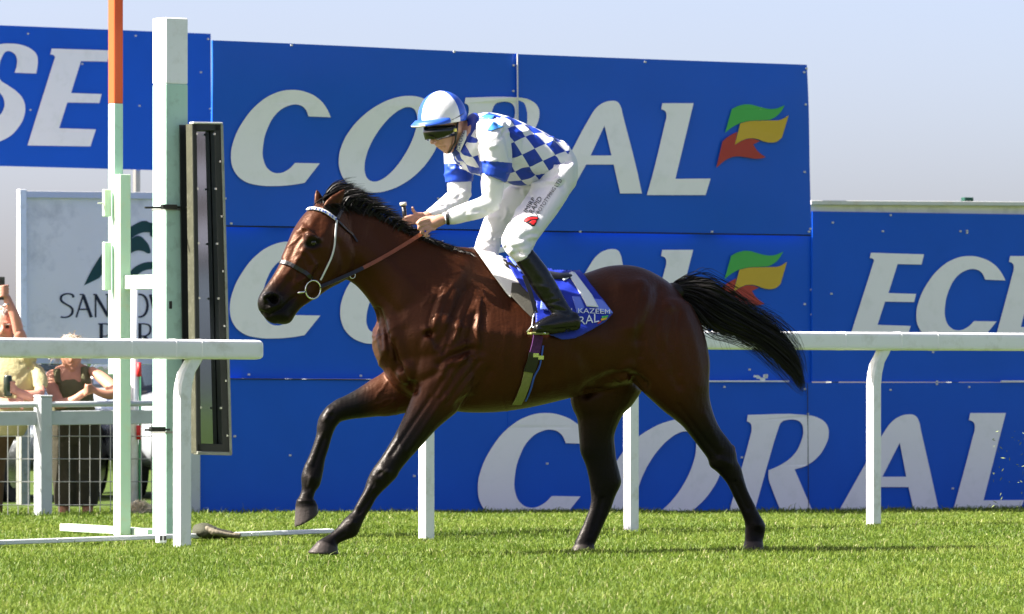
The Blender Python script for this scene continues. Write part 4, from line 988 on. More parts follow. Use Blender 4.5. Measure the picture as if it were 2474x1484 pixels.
def tail_wisp(i):
    x0 = 1668 + 70 * RNG.random(); y0 = 735 + 30 * RNG.random(); ln = 40 + 55 * RNG.random(); c_ = RNG.random()
    return [np.array(HF.W(x0 + s_ * ln * (.35 + .9 * c_) , y0 + s_ * ln * (.95 - .6 * c_) + 8 * s_ * s_, .02 * gauss())) for s_ in (0, .33, .66, 1)], .0013
strands('tail', tail_wisp, 110, horse, HINV, 12)
TB = Body(); TB.loft([[*HF.W(x, y, 0), 0, 0, r_, *(HF.N * r_), 0, 1, 0] for x, y, r_ in ((1622, 706, .05), (1650, 705, .045), (1690, 722, .04), (1735, 748, .03), (1780, 772, .015))], 4, 14)
mb = MB(); mb.add(TB.v, TB.f); loc_build(mb, 'tail_dock', M['hair'], horse, HINV)
# ------------------------------------------------------------------ tack
def tack_root(name, label, cat): return empty(name, (HF.X0, HF.Y0, 0), math.pi + BETA, label, cat)
M['leather_black'] = mat('black_leather', (.010, .009, .009), .32, .5, .2, 20, .2, 120)
M['leather_brown'] = mat('brown_rein_leather', (.17, .045, .015), .45, .45, .2, 30, .2, 150)
M['white_strap'] = mat('white_strap', (.62, .63, .62), .5, .4, .08, 30, .1, 100)
M['blue_strap'] = mat('blue_strap', (.03, .08, .42), .5, .4, .08, 30)
M['pad_white'] = mat('white_pad_cloth', (.70, .69, .66), .8, .2, .05, 12, .12, 60, dirt=((.4, .38, .34), .3, 10))
M['pad_grey'] = mat('grey_foam', (.075, .072, .06), .85, .2, .12, 20, .15, 150)
M['cloth_blue'] = mat('blue_saddlecloth', (.012, .030, .36), .5, .35, .08, 9, .1, 50)
M['cloth_light'] = mat('blue_band_and_lit_patch', (.13, .20, .72), .5, .35, .08, 9, .1, 50)
M['print_white'] = mat('white_print', (.72, .76, .80), .5, .35, .03)
M['elastic'] = mat('purple_elastic', (.065, .015, .085), .7, .3, .5, 60, .3, 120)
M['webbing'] = mat('green_yellow_webbing', (.20, .21, .065), .75, .3, .2, 40, .4, 160)

def ribbon(pts, nrm, width, thick):
    "flat strap through points with surface normals"
    mb = MB(); n = len(pts); vs = []
    for i in range(n):
        t = (pts[min(i+1,n-1)] - pts[max(i-1,0)]).normalized(); s_ = t.cross(nrm[i]).normalized()
        for a, b in ((-1, 0), (1, 0), (1, 1), (-1, 1)): vs.append(pts[i] + s_ * (a * width / 2) + nrm[i] * (b * thick))
    fs = [(0, 1, 2, 3), tuple(4 * (n - 1) + k for k in (3, 2, 1, 0))]
    for i in range(n - 1):
        for k in range(4): fs.append((4*i + k, 4*i + (k+1) % 4, 4*i + 4 + (k+1) % 4, 4*i + 4 + k))
    return mb.add(vs, fs)
def strap(name, pxs, width, material, root, lift=.004, thick=.004, sub=4, bv=None, inv=None):
    q = catmull(np.array(pxs, float), sub); ps, ns = [], []
    for x, y in q:
        p, n_ = hit(x, y, bv)
        if p is not None: ps.append(p + n_ * lift); ns.append(n_)
    if len(ps) < 2: return None
    ns = [(ns[max(i-1,0)] + ns[i] + ns[min(i+1,len(ns)-1)]).normalized() for i in range(len(ns))]
    return loc_build(ribbon(ps, ns, width, thick), name, material, root, inv or HINV, False)
br = tack_root('bridle', 'racing bridle with white browband, black noseband and ring bit on the horse', 'bridle')
bb = strap('browband', [(725, 517), (738, 510), (760, 507), (785, 514), (809, 531)], .017, M['white_strap'], br, .006, .006, 6)
for k in range(9):
    t = .42 + k * .07; x = 725 + (809 - 725) * t
    q = catmull(np.array([(725, 517), (738, 510), (760, 507), (785, 514), (809, 531)], float), 12); q = q[int(t * (len(q) - 1)) if t < 1 else -1]
    p, n_ = hit(q[0], q[1] + 1.5)
    if p: loc_build(MB().box(p + n_ * .0125, .006, .006, .012), 'blue_bead', M['blue_strap'], bb, Matrix.Identity(4) if False else HINV, False)
strap('noseband', [(671, 634), (685, 635), (702, 640), (722, 651), (742, 663), (752, 672)], .020, M['leather_black'], br, .004, .006, 5)
strap('cheek_strap', [(811, 533), (809, 552), (807, 575), (804, 600), (797, 625), (785, 652), (772, 676)], .0085, M['white_strap'], br, .007, .004, 5)
strap('headpiece', [(812, 530), (822, 512), (828, 496)], .018, M['leather_black'], br, .006, .005, 4)
strap('throat_lash', [(815, 535), (835, 555), (850, 568), (862, 585)], .010, M['leather_black'], br, .005, .004, 4)
pb, nb = hit(752, 700); ctr = pb + HH.N * .014
ring_pts = [ctr + (HH.F * math.cos(a) + UP * math.sin(a)) * .046 + HH.N * (.004 * math.sin(a)) for a in np.linspace(0, 2 * math.pi, 29)]
loc_build(MB().tube(ring_pts, .0042, 8, False), 'bit_ring', M['chrome'], br, HINV)
loc_build(MB().tube([ctr + HH.F * .046 - UP * .012, ctr + HH.F * .066 - UP * .014, ctr + HH.F * .088 - UP * .018 - HH.N * .012], .006, 8), 'bit_bar', M['chrome'], br, HINV)
# reins
HAND_N = HF.W(1024, 561, .085); HAND_F = HF.W(1005, 540, -.03)
rn = tack_root('reins', 'long leather rein running from bit ring to the riders hands', 'reins')
def rein(a, b, w0, w1, ms):
    cuts = [0, .42, 1.0]
    for (t0, t1), m in zip(zip(cuts[:-1], cuts[1:]), ms):
        ps, ns = [], []
        for k in range(11):
            t = t0 + (t1 - t0) * k / 10; px, py = a[0] + (b[0] - a[0]) * t, a[1] + (b[1] - a[1]) * t + 9 * math.sin(math.pi * t)
            h_, n_ = hit(px, py); q = HF.W(px, py, w0 + (w1 - w0) * t)
            if h_ and (h_ - CAMP).length < (q - CAMP).length + .012: q = CAMP + (q - CAMP).normalized() * ((h_ - CAMP).length - .014)
            ps.append(q); ns.append((HF.N * .9 + UP * .35).normalized())
        loc_build(ribbon(ps, ns, .019, .004), 'rein_length', m, rn, HINV, False)
rein((772, 694), (1022, 563), .085, .085, (M['leather_black'], M['leather_brown']))
pr_ = HF.W(846, 662, .1); h_, n_ = hit(846, 662); pr_ = h_ + n_ * .016
loc_build(MB().tube([pr_ + (HF.F * math.cos(a) + UP * math.sin(a)) * .015 for a in np.linspace(0, 2 * math.pi, 17)], .0025, 6, False), 'running_ring', M['chrome'], rn, HINV)

def drape(name, outline, material, root, lift, inv=None, bv=None, mirror=True, cell=7.0, wave=0.0, both=None):
    "cloth laid on the body: picture outline filled with small faces, dropped onto the skin, mirrored to the far side"
    cu = [tuple(p) + ('c',) if len(p) == 2 else tuple(p[:2]) for p in outline]
    me0 = shape_mesh('t', [cu], None, lambda a, b: Vector((a, b, 0)), res=4)
    bm = bmesh.new(); bm.from_mesh(me0); bmesh.ops.triangulate(bm, faces=bm.faces)
    for _ in range(6):
        es = [e for e in bm.edges if e.calc_length() > cell]
        if not es: break
        bmesh.ops.subdivide_edges(bm, edges=es, cuts=1, use_grid_fill=False); bmesh.ops.triangulate(bm, faces=[f for f in bm.faces if len(f.verts) > 3])
    bpy.data.meshes.remove(me0)
    ok = {}
    for v in bm.verts:
        p, n_ = hit(v.co.x, v.co.y, bv)
        if p is None: 
            p = None
        ok[v] = None if p is None else p + n_ * (lift + wave * math.sin(v.co.x * .09 + v.co.y * .05) * math.sin(v.co.y * .11))
    dead = [v for v in bm.verts if ok[v] is None]
    for v in bm.verts:
        if ok[v] is not None: v.co = (inv or HINV) @ ok[v]
    bmesh.ops.delete(bm, geom=dead, context='VERTS')
    for _ in range(2): bmesh.ops.smooth_vert(bm, verts=[v for v in bm.verts if not v.is_boundary], factor=.5, use_axis_x=True, use_axis_y=True, use_axis_z=True)
    if mirror:
        g = bmesh.ops.duplicate(bm, geom=bm.verts[:] + bm.edges[:] + bm.faces[:])
        for v in g['geom']:
            if isinstance(v, bmesh.types.BMVert): v.co.y = -v.co.y
        bmesh.ops.reverse_faces(bm, faces=[f for f in g['geom'] if isinstance(f, bmesh.types.BMFace)])
    me = bpy.data.meshes.new(name); bm.to_mesh(me); bm.free(); me.materials.append(material)
    me.polygons.foreach_set('use_smooth', [True] * len(me.polygons))
    o = new_obj(name, me, root); md = o.modifiers.new('thick', 'SOLIDIFY'); md.thickness = .005; md.offset = 0
    return o
sc = tack_root('saddlecloth', 'royal blue saddlecloth with white number one and lettering over a white pad', 'saddlecloth')
drape('white_pad', [(1140, 598), (1160, 594), (1215, 615), (1250, 650), (1256, 690), (1240, 700), (1232, 722), (1222, 712), (1190, 668)], M['pad_white'], sc, .012)
drape('grey_pad', [(1234, 688), (1252, 690), (1292, 722), (1293, 745), (1283, 772), (1262, 752), (1231, 718)], M['pad_grey'], sc, .018, mirror=False)
drape('number_cloth', [(1212, 618), (1300, 655), (1400, 664), (1432, 706), (1456, 736), (1477, 762), (1455, 782), (1425, 800), (1385, 818), (1355, 821), (1310, 808), (1290, 790), (1292, 735), (1250, 690), (1225, 650)], M['cloth_blue'], sc, .026, wave=.003)
drape('band', [(1377, 725), (1396, 726), (1406, 750), (1395, 764), (1388, 763)], M['cloth_light'], sc, .0305, mirror=False)
drape('band', [(1425, 730), (1449, 732), (1477, 762), (1462, 764), (1440, 757)], M['cloth_light'], sc, .0305, mirror=False)
drape('band', [(1218, 628), (1245, 630), (1266, 664), (1252, 668)], M['cloth_light'], sc, .0305, mirror=False)
drape('band', [(1302, 735), (1354, 742), (1352, 764), (1300, 755)], M['cloth_light'], sc, .034, mirror=False)  # lit piece of the number cloth, put in as a lighter blue patch
drape('number', [(1353, 684), (1376, 671), (1385, 672), (1425, 722), (1440, 750), (1412, 748), (1398, 722), (1373, 682), (1357, 690)], M['print_white'], sc, .0325, mirror=False, cell=5)
def decal_text(body, material, root, inv, bv, a, b, h, lift, up=None, name='lettering', lean=0.0):
    "lettering run from picture point a towards b, glyph height h, dropped onto the surface"
    cu = bpy.data.curves.new('t', 'FONT'); cu.body = body; cu.resolution_u = 2
    o = bpy.data.objects.new('t', cu); COL.objects.link(o); dg = bpy.context.evaluated_depsgraph_get(); m0 = o.evaluated_get(dg).to_mesh()
    v = np.array([(q.co.x, q.co.y) for q in m0.vertices]); f = [tuple(p.vertices) for p in m0.polygons]; o.evaluated_get(dg).to_mesh_clear(); bpy.data.objects.remove(o)
    wdt = v[:, 0].max(); d = np.array(b, float) - np.array(a, float); L = np.linalg.norm(d); d /= L; u = np.array([d[1], -d[0]]) if up is None else np.array(up, float)
    vs = []; last = None
    for x, y in v:
        q = np.array(a) + d * (x / wdt * L + lean * y * h) + u * (y / .7 * h); p, n_ = hit(q[0], q[1], bv)
        if p is None: p = last or Vector((0, 0, 0)); n_ = Vector((0, 0, 0))
        last = p; vs.append(inv @ (p + n_ * lift))
    return new_obj(name, mesh(name, vs, f, material), root)
decal_text('AL KAZEEM', M['print_white'], sc, HINV, HBV, (1358, 763), (1467, 765), 11, .035)
decal_text('CORAL', M['print_white'], sc, HINV, HBV, (1345, 802), (1440, 783), 20, .035, lean=.3)
for mn, pts in (('green_flag', [(1446, 771), (1462, 768), (1459, 773), (1447, 776)]), ('yellow_flag', [(1444, 776), (1459, 773), (1456, 778), (1444, 781)]), ('red_flag', [(1437, 785), (1446, 780), (1444, 784), (1436, 789)])):
    drape('flag_mark', pts, M[mn], sc, .0355, mirror=False)
sd = tack_root('saddle', 'small black racing saddle showing behind the riders boot', 'saddle')
SB_ = Body(); SB_.loft([st_edge(HF, *r, comp=False) for r in [(1205, 622, 1208, 665, 0, .10), (1240, 634, 1243, 680, 0, .13), (1290, 648, 1292, 690, 0, .15), (1335, 655, 1335, 690, 0, .15), (1362, 656, 1360, 686, 0, .13), (1374, 664, 1372, 680, 0, .09)]], 4, 20, (.4, .4))
k_ = SB_.fuse(.008, 4, None); new_obj('seat', k_.to_mesh('seat', M['leather_black'], HINV), sd)
loc_build(ribbon([HF.W(x, y, w) for x, y, w in ((1265, 665, .30), (1280, 705, .325), (1290, 740, .345), (1294, 757, .35))], [HF.N] * 4, .022, .004), 'stirrup_leather', M['leather_black'], sd, HINV, False)
ir = [HF.W(x, y, w) for x, y, w in ((1293, 752, .35), (1287, 768, .35), (1285, 788, .35), (1272, 803, .35))]
loc_build(MB().tube(ir, .0045, 7), 'stirrup_iron', M['chrome'], sd, HINV)
ir = [HF.W(x, y, w) for x, y, w in ((1285, 788, .35), (1293, 798, .36), (1318, 806, .38))]
loc_build(MB().tube(ir, .005, 7), 'stirrup_iron', M['chrome'], sd, HINV)
loc_build(MB().box(HF.W(1300, 806, .355), .10, .05, .012, (HF.F, HF.N, UP), .003), 'stirrup_tread', M['webbing'], sd, HINV, False)
gi = tack_root('girth', 'racing girth of dark elastic and pale webbing around the belly', 'girth')
strap('elastic_part', [(1298, 812), (1294, 835), (1289, 855)], .052, M['elastic'], gi, .006, .008, 5)
strap('buckle_guard', [(1289, 852), (1284, 875), (1276, 897)], .058, M['leather_black'], gi, .012, .006, 5)
strap('webbing_part', [(1277, 893), (1268, 925), (1257, 955), (1247, 974)], .048, M['webbing'], gi, .007, .006, 6)
strap('edge_binding', [(1310, 835), (1302, 880), (1290, 905), (1281, 935), (1268, 965)], .008, M['blue_strap'], gi, .010, .005, 6)
for px, py in ((1291, 857), (1303, 862)):
    p, n_ = hit(px, py)
    if p: loc_build(MB().box(p + n_ * .02, .03, .008, .02, (HF.F, n_, HF.F.cross(n_))), 'buckle', M['chrome'], gi, HINV, False)

# ------------------------------------------------------------------ rider
def skin_mat(name, col, r_=.5):
    m = mat(name, col, r_, .4, .12, 25, .12, 90); b = m.node_tree.nodes['Principled BSDF']; b.inputs['Subsurface Weight'].default_value = .12; b.inputs['Subsurface Radius'].default_value = (.02, .008, .004); return m
M['skin'] = skin_mat('skin', (.46, .25, .175))
M['sleeve'] = mat('white_undershirt', (.72, .72, .73), .75, .25, .03, 8, .12, 60)
M['breeches'] = mat('white_breeches', (.70, .70, .72), .6, .3, .04, 7, .15, 60)
M['boot'] = mat('black_boot_leather', (.0045, .0045, .005), .22, .42, .2, 14, .2, 26)
M['goggle'] = mat('goggle_lens', (.006, .007, .006), .08, .6, .1)
M['yellow_dot'] = mat('yellow_badge', (.6, .55, .12), .5, .4, .05)
M['cream'] = mat('cream_rubber', (.62, .58, .45), .5, .35, .05)
RI = empty('jockey', (HF.X0, HF.Y0, 0), math.pi + BETA, 'jockey crouched on the horse in blue and white check shirt and white breeches', 'person')
def rows(fr, rs, k=1.0, comp=True): return [st_edge(fr, *fat(r, k), comp=comp) for r in rs]
hv = HF.W(1082, 300, 0); JH = Frame(hv.x, hv.y, R(42))
T_ROWS = [(1366, 350, 1306, 446, 0, .145), (1334, 335, 1262, 448, 0, .155), (1300, 317, 1228, 442, 0, .16), (1252, 296, 1185, 430, 0, .165), (1208, 280, 1135, 412, 0, .17), (1172, 274, 1106, 390, 0, .15), (1154, 278, 1100, 374, 0, .12)]
NS = [(1150, 300, 1222, 298, .13, .075, 1), (1149, 335, 1231, 330, .17, .075, 1), (1155, 370, 1236, 370, .185, .07, 1), (1160, 398, 1235, 408, .185, .067, 1.6), (1158, 421, 1222, 442, .18, .062, 2)]
FS = [(1090, 318, 1150, 318, -.12, .07, 1), (1074, 352, 1143, 350, -.155, .07, 1), (1073, 385, 1141, 388, -.16, .066, 1), (1074, 402, 1141, 402, -.16, .066, 1.6), (1076, 441, 1141, 439, -.155, .058, 2)]
NU = [(1163, 410, 1216, 428, .18, .045), (1161, 450, 1217, 456, .175, .044), (1167, 484, 1211, 492, .165, .042)]
NFo = [(1172, 468, 1205, 508, .165, .042), (1150, 479, 1172, 526, .155, .042), (1120, 490, 1133, 536, .14, .040), (1090, 503, 1098, 543, .12, .035), (1068, 515, 1074, 541, .10, .028)]
FU = [(1078, 425, 1139, 428, -.155, .045), (1080, 455, 1138, 462, -.145, .044), (1084, 475, 1130, 490, -.13, .042)]
FFo = [(1082, 462, 1128, 496, -.13, .042), (1060, 482, 1095, 515, -.11, .04), (1042, 498, 1066, 524, -.08, .034), (1029, 508, 1046, 526, -.055, .027)]
NT = [(1300, 412, 1388, 398, .07, .13), (1278, 462, 1387, 443, .11, .11), (1246, 512, 1353, 505, .19, .088), (1222, 552, 1319, 551, .245, .078), (1211, 584, 1294, 586, .275, .068), (1224, 612, 1287, 603, .285, .062), (1246, 634, 1284, 610, .292, .054)]
FT = [(1280, 420, 1365, 415, -.08, .12), (1218, 458, 1300, 500, -.14, .10), (1180, 505, 1252, 546, -.19, .086), (1157, 562, 1216, 582, -.215, .072), (1147, 598, 1206, 602, -.225, .064), (1156, 628, 1206, 624, -.235, .056), (1180, 660, 1220, 645, -.25, .05)]
PEL = [(1364, 350, 1306, 452, 0, .15), (1384, 385, 1305, 470, 0, .155), (1387, 425, 1310, 480, 0, .14)]
NB = [(1245, 634, 1286, 603, .292, .052), (1261, 656, 1305, 627, .30, .050), (1275, 678, 1322, 650, .306, .049), (1291, 704, 1339, 678, .312, .047), (1308, 727, 1355, 706, .318, .045), (1322, 745, 1371, 736, .325, .044), (1336, 766, 1388, 762, .33, .044)]
NFt = [(1384, 754, 1397, 797, .335, .036), (1350, 757, 1354, 804, .34, .042), (1318, 766, 1320, 807, .35, .045), (1296, 780, 1292, 805, .36, .04)]
FB = [(1178, 658, 1222, 640, -.25, .05), (1215, 715, 1258, 695, -.29, .046), (1250, 765, 1292, 760, -.31, .044)]
FFt = [(1290, 760, 1302, 800, -.31, .036), (1250, 765, 1252, 806, -.32, .042), (1205, 785, 1202, 808, -.33, .04)]
# --- the body itself: one continuous figure under the clothes
B = Body()
B.loft(rows(HF, T_ROWS, .86, False), 4, 24); B.loft(rows(HF, PEL, .86, False), 4, 20)
for q, k_ in ((NS, .55), (FS, .55), (NU, .68), (NFo, .68), (FU, .68), (FFo, .68), (NT, .8), (FT, .8), (NB, .8), (NFt, .8), (FB, .8), (FFt, .8)): B.loft(rows(HF, [r[:6] for r in q], k_), 4, 14)
B.loft(rows(JH, [(1034, 262, 1112, 250, 0, .068), (1031, 285, 1117, 274, 0, .074), (1034, 305, 1118, 297, 0, .074), (1040, 325, 1115, 316, 0, .070), (1049, 342, 1109, 334, 0, .062), (1060, 356, 1101, 349, 0, .050), (1074, 367, 1093, 360, 0, .032)], 1.0, False), 4, 24)
def jel(px, py, w, rl, rw, rh, ang=0, fr=JH):
    c_ = fr.W(px, py, w); a = R(ang); f = fr.F * math.cos(a) + UP * math.sin(a); u = UP * math.cos(a) - fr.F * math.sin(a); B.ellipsoid(c_, f * rl, fr.N * rw, u * rh, 0, 18, 12)
jel(1047, 335, 0, .016, .013, .030, 25); jel(1046, 344, 0, .016, .017, .011, 0); jel(1066, 352, 0, .012, .024, .009, 20); jel(1070, 357, 0, .012, .022, .008, 20); jel(1079, 366, 0, .016, .02, .014); jel(1106, 308, .074, .022, .014, .034, -15); jel(1108, 306, -.070, .018, .010, .032, -15); jel(1040, 318, 0, .02, .05, .02)
B.loft(rows(HF, [(1086, 345, 1120, 312, 0, .052), (1108, 358, 1140, 318, 0, .058), (1125, 372, 1160, 325, 0, .07)], 1, False), 4, 18)
def finger(pts, r0, r1, fr=HF):
    n = len(pts); rs = []
    P3 = [fr.W(*p) for p in pts]
    for i, p in enumerate(P3):
        t = (P3[min(i+1,n-1)] - P3[max(i-1,0)]).normalized(); u = t.cross(fr.N); u = u.normalized() if u.length > .1 else UP.copy(); v = t.cross(u); r_ = r0 + (r1 - r0) * i / (n - 1)
        rs.append([*p, *(u * r_), *(v * r_), 0, 1, 0])
    B.loft(rs, 3, 10, (.8, .9))
# near hand: palm, four curled fingers round the rein, thumb along the top
B.loft(rows(HF, [(1070, 517, 1077, 541, .10, .024), (1054, 520, 1062, 548, .094, .028), (1040, 526, 1050, 555, .09, .030), (1029, 531, 1040, 558, .088, .026)], 1, False), 4, 16)
for k, (kn, pi_, ti) in enumerate((((1026, 533), (1008, 540), (1019, 547)), ((1028, 542), (1009, 550), (1021, 556)), ((1033, 550), (1015, 560), (1027, 564)), ((1040, 556), (1025, 568), (1036, 570)))):
    finger([(kn[0] + 10, kn[1] - 2, .098), (kn[0], kn[1], .112), (pi_[0] + 3, pi_[1] - 2, .122), (pi_[0] + 2, pi_[1] + 3, .118), (ti[0], ti[1], .100)], .0092 - k * .0005, .0072)
finger([(1046, 526, .075), (1030, 527, .065), (1016, 532, .06), (1007, 540, .062)], .0115, .008)
# far hand: fingers closed on the whip handle, thumb raised
B.loft(rows(HF, [(1033, 509, 1042, 528, -.055, .024), (1018, 515, 1030, 538, -.045, .032), (1003, 520, 1014, 543, -.035, .034)], 1, False), 4, 16)
finger([(1020, 518, -.02), (1006, 517, -.012), (999, 511, -.008), (996, 503, -.006)], .0105, .008)
for k in range(4):
    y = 522 + k * 6; finger([(1006, y, -.008), (992, y + 1, .006), (977 + k * 2, y + 6, .002), (972 + k * 3, y + 9, -.022), (984 + k * 2, y + 8, -.035)], .0098 - k * .0006, .0075)
RB = B.fuse(.0046, 2, None)
RB.stroke([(1056, 357), (1072, 354)], -.006, 1.8); RB.stroke([(1058, 340), (1066, 350)], -.003, 2.5); RB.stroke([(1048, 347)], -.004, 1.6); RB.apply(0)
new_obj('body', RB.to_mesh('body', M['skin'], HINV), RI)

def cloth_wrinkles(sk, strokes, seed, n, box, amt=.004, sig=2.6, ang=(0, 3.14)):
    r_ = np.random.default_rng(seed)
    for pts, a, s_ in strokes: sk.stroke(pts, a, s_)
    for _ in range(n):
        x, y = r_.uniform(box[0], box[2]), r_.uniform(box[1], box[3]); a = r_.uniform(*ang); L_ = r_.uniform(10, 34); c_ = r_.normal() * .25; p = [(x, y)]
        for k in range(4): a += c_; x += math.cos(a) * L_ / 4; y += math.sin(a) * L_ / 4; p.append((x, y))
        sk.stroke(p, r_.choice([-1, 1]) * amt * r_.uniform(.5, 1.2), sig * r_.uniform(.7, 1.5))
    sk.apply(2)
# --- shirt with check body, white sleeves and blue cuffs
B = Body(); B.loft(rows(HF, T_ROWS, 1.04, False), 5, 30, (.15, .12)); B.loft(rows(HF, NS, 1.03), 4, 22, (.4, .03)); B.loft(rows(HF, FS, 1.03), 4, 22, (.4, .03))
SH = B.fuse(.0058, 8, None)
ax0, ax1 = np.array(HF.W(1345, 400, 0)), np.array(HF.W(1112, 330, 0)); axd = (ax1 - ax0); axl = np.linalg.norm(axd); axd /= axl
rel = SH.co - ax0; uu = rel @ axd; Nn = np.array(HF.N); pp = np.cross(Nn, axd); vv = np.arctan2(rel @ Nn, rel @ pp)
SHUV = np.stack([uu, vv * .17, np.zeros(len(uu))], 1)
cloth_wrinkles(SH, [([(1200, 300), (1225, 330), (1236, 380)], -.016, 5), ([(1165, 300), (1150, 340), (1152, 380)], -.010, 5), ([(1165, 395), (1200, 400), (1232, 412)], -.005, 2.5), ([(1180, 340), (1190, 390)], .006, 6), ([(1240, 400), (1290, 425), (1330, 420)], -.010, 6), ([(1330, 345), (1345, 380), (1320, 420)], .008, 6), ([(1110, 400), (1130, 380)], -.008, 4), ([(1085, 380), (1105, 395), (1140, 405)], -.007, 4)], 3, 44, (1080, 285, 1350, 430), .007, 3.0)
def shirt_mat():
    m = mat('check_silks', (.7, .7, .72), .42, .35, .03, 8, .12, 50); t = m.node_tree; b = t.nodes['Principled BSDF']
    at = t.nodes.new('ShaderNodeAttribute'); at.attribute_name = 'tuv'; va = t.nodes.new('ShaderNodeAttribute'); va.attribute_name = 'zone'
    mp = t.nodes.new('ShaderNodeMapping'); mp.inputs['Rotation'].default_value = (0, 0, R(45)); mp.inputs['Scale'].default_value = (13.0, 15.0, 1); mp.inputs['Location'].default_value = (.3, .15, 0)
    mp.vector_type = 'POINT'
    sc_ = t.nodes.new('ShaderNodeMapping'); sc_.inputs['Scale'].default_value = (11.8, 14.2, 1)
    ro = t.nodes.new('ShaderNodeMapping'); ro.inputs['Rotation'].default_value = (0, 0, R(45)); ro.inputs['Location'].default_value = (.25, .35, 0)
    t.links.new(at.outputs['Vector'], sc_.inputs[0]); t.links.new(sc_.outputs[0], ro.inputs[0])
    ck = t.nodes.new('ShaderNodeTexChecker'); ck.inputs['Scale'].default_value = 1.0; ck.inputs[1].default_value = (.012, .045, .36, 1); ck.inputs[2].default_value = (.70, .71, .73, 1)
    t.nodes.remove(mp)
    sep = t.nodes.new('ShaderNodeSeparateXYZ'); t.links.new(ro.outputs[0], sep.inputs[0]); cb = t.nodes.new('ShaderNodeCombineXYZ'); cb.inputs[2].default_value = .5
    t.links.new(sep.outputs[0], cb.inputs[0]); t.links.new(sep.outputs[1], cb.inputs[1]); t.links.new(cb.outputs[0], ck.inputs[0])
    m1 = t.nodes.new('ShaderNodeMix'); m1.data_type = 'RGBA'; m1.inputs[7].default_value = (.70, .70, .72, 1)
    g1 = t.nodes.new('ShaderNodeMath'); g1.operation = 'GREATER_THAN'; g1.inputs[1].default_value = .62; t.links.new(va.outputs['Fac'], g1.inputs[0]); t.links.new(g1.outputs[0], m1.inputs[0]); t.links.new(ck.outputs[0], m1.inputs[6])
    m2 = t.nodes.new('ShaderNodeMix'); m2.data_type = 'RGBA'; m2.inputs[7].default_value = (.012, .055, .42, 1)
    g2 = t.nodes.new('ShaderNodeMath'); g2.operation = 'GREATER_THAN'; g2.inputs[1].default_value = 1.4; t.links.new(va.outputs['Fac'], g2.inputs[0]); t.links.new(g2.outputs[0], m2.inputs[0]); t.links.new(m1.outputs[2], m2.inputs[6])
    t.links.new(m2.outputs[2], b.inputs['Base Color']); return m
new_obj('shirt', SH.to_mesh('shirt', shirt_mat(), HINV, {'tuv': SHUV, 'zone': SH.val}), RI)
SHBV = SH.bvh()
M['silk_blue'] = mat('blue_silk', (.05, .22, .62), .3, .5, .15, 30)
M['silk_dark'] = mat('dark_blue_silk', (.010, .030, .22), .5, .35, .1, 20)
for pts in ([(1177, 316), (1190, 296), (1216, 307), (1186, 318)], [(1158, 288), (1172, 279), (1195, 281), (1190, 289)]):
    drape('silk_patch', pts, M['silk_blue'], RI, .004, bv=SHBV, mirror=False, cell=4)
# collar / neck stock
B = Body(); B.loft(rows(HF, [(1089, 366, 1126, 286, 0, .078), (1099, 378, 1140, 274, 0, .098), (1110, 388, 1150, 272, 0, .108)], 1, False), 4, 22, (.05, .1)); k_ = B.fuse(.006, 4, None)
new_obj('collar', k_.to_mesh('collar', M['silk_dark'], HINV), RI); CBV = k_.bvh()
drape('collar_label', [(1111, 368), (1103, 360), (1117, 318), (1127, 316), (1127, 334)], M['white_strap'], RI, .004, bv=CBV, mirror=False, cell=5)
decal_text('GROVE', M['silk_dark'], RI, HINV, CBV, (1110, 364), (1124, 320), 7, .008)
# --- undershirt sleeves, breeches, boots
for nm, qs, seed, bx in (('undershirt_sleeve', (NU, NFo), 8, (1080, 425, 1215, 540)), ('undershirt_sleeve', (FU, FFo), 9, (1035, 440, 1140, 520))):
    B = Body()
    for q in qs: B.loft(rows(HF, q, 1.0), 4, 20, (.5, .15))
    k_ = B.fuse(.0055, 6, None); cloth_wrinkles(k_, [], seed, 20, bx, .0045, 2.6, (-.6, .9)); new_obj(nm, k_.to_mesh(nm, M['sleeve'], HINV), RI)
    if seed == 8: SLBV = k_.bvh()
strap('wrist_band', [(1079, 512), (1080.5, 524), (1083, 541)], .016, M['leather_black'], RI, .003, .004, 5, SLBV)
strap('wrist_band', [(1062, 519), (1064, 528), (1068, 540)], .03, M['white_strap'], RI, .004, .004, 5, SLBV)
B = Body(); B.loft(rows(HF, PEL, 1.03, False), 4, 26); B.loft(rows(HF, NT, 1.02), 5, 26, (.4, .1)); B.loft(rows(HF, FT, 1.02), 5, 24, (.4, .1))
BR = B.fuse(.0062, 9, None)
cloth_wrinkles(BR, [([(1290, 432), (1330, 428), (1370, 400)], -.010, 5), ([(1280, 445), (1320, 440), (1355, 430)], .007, 4), ([(1265, 470), (1300, 455), (1340, 450)], -.005, 4), ([(1218, 572), (1250, 578), (1288, 575)], -.007, 3.5), ([(1230, 600), (1255, 597), (1285, 590)], -.007, 3), ([(1160, 560), (1190, 570), (1210, 565)], -.008, 4), ([(1155, 585), (1190, 590)], -.006, 3), ([(1225, 560), (1222, 600)], -.012, 4), ([(1380, 380), (1384, 440)], .004, 4)], 4, 60, (1160, 380, 1380, 620), .0075, 3.0, (-.9, .5))
new_obj('breeches', BR.to_mesh('breeches', M['breeches'], HINV), RI); BRBV = BR.bvh()
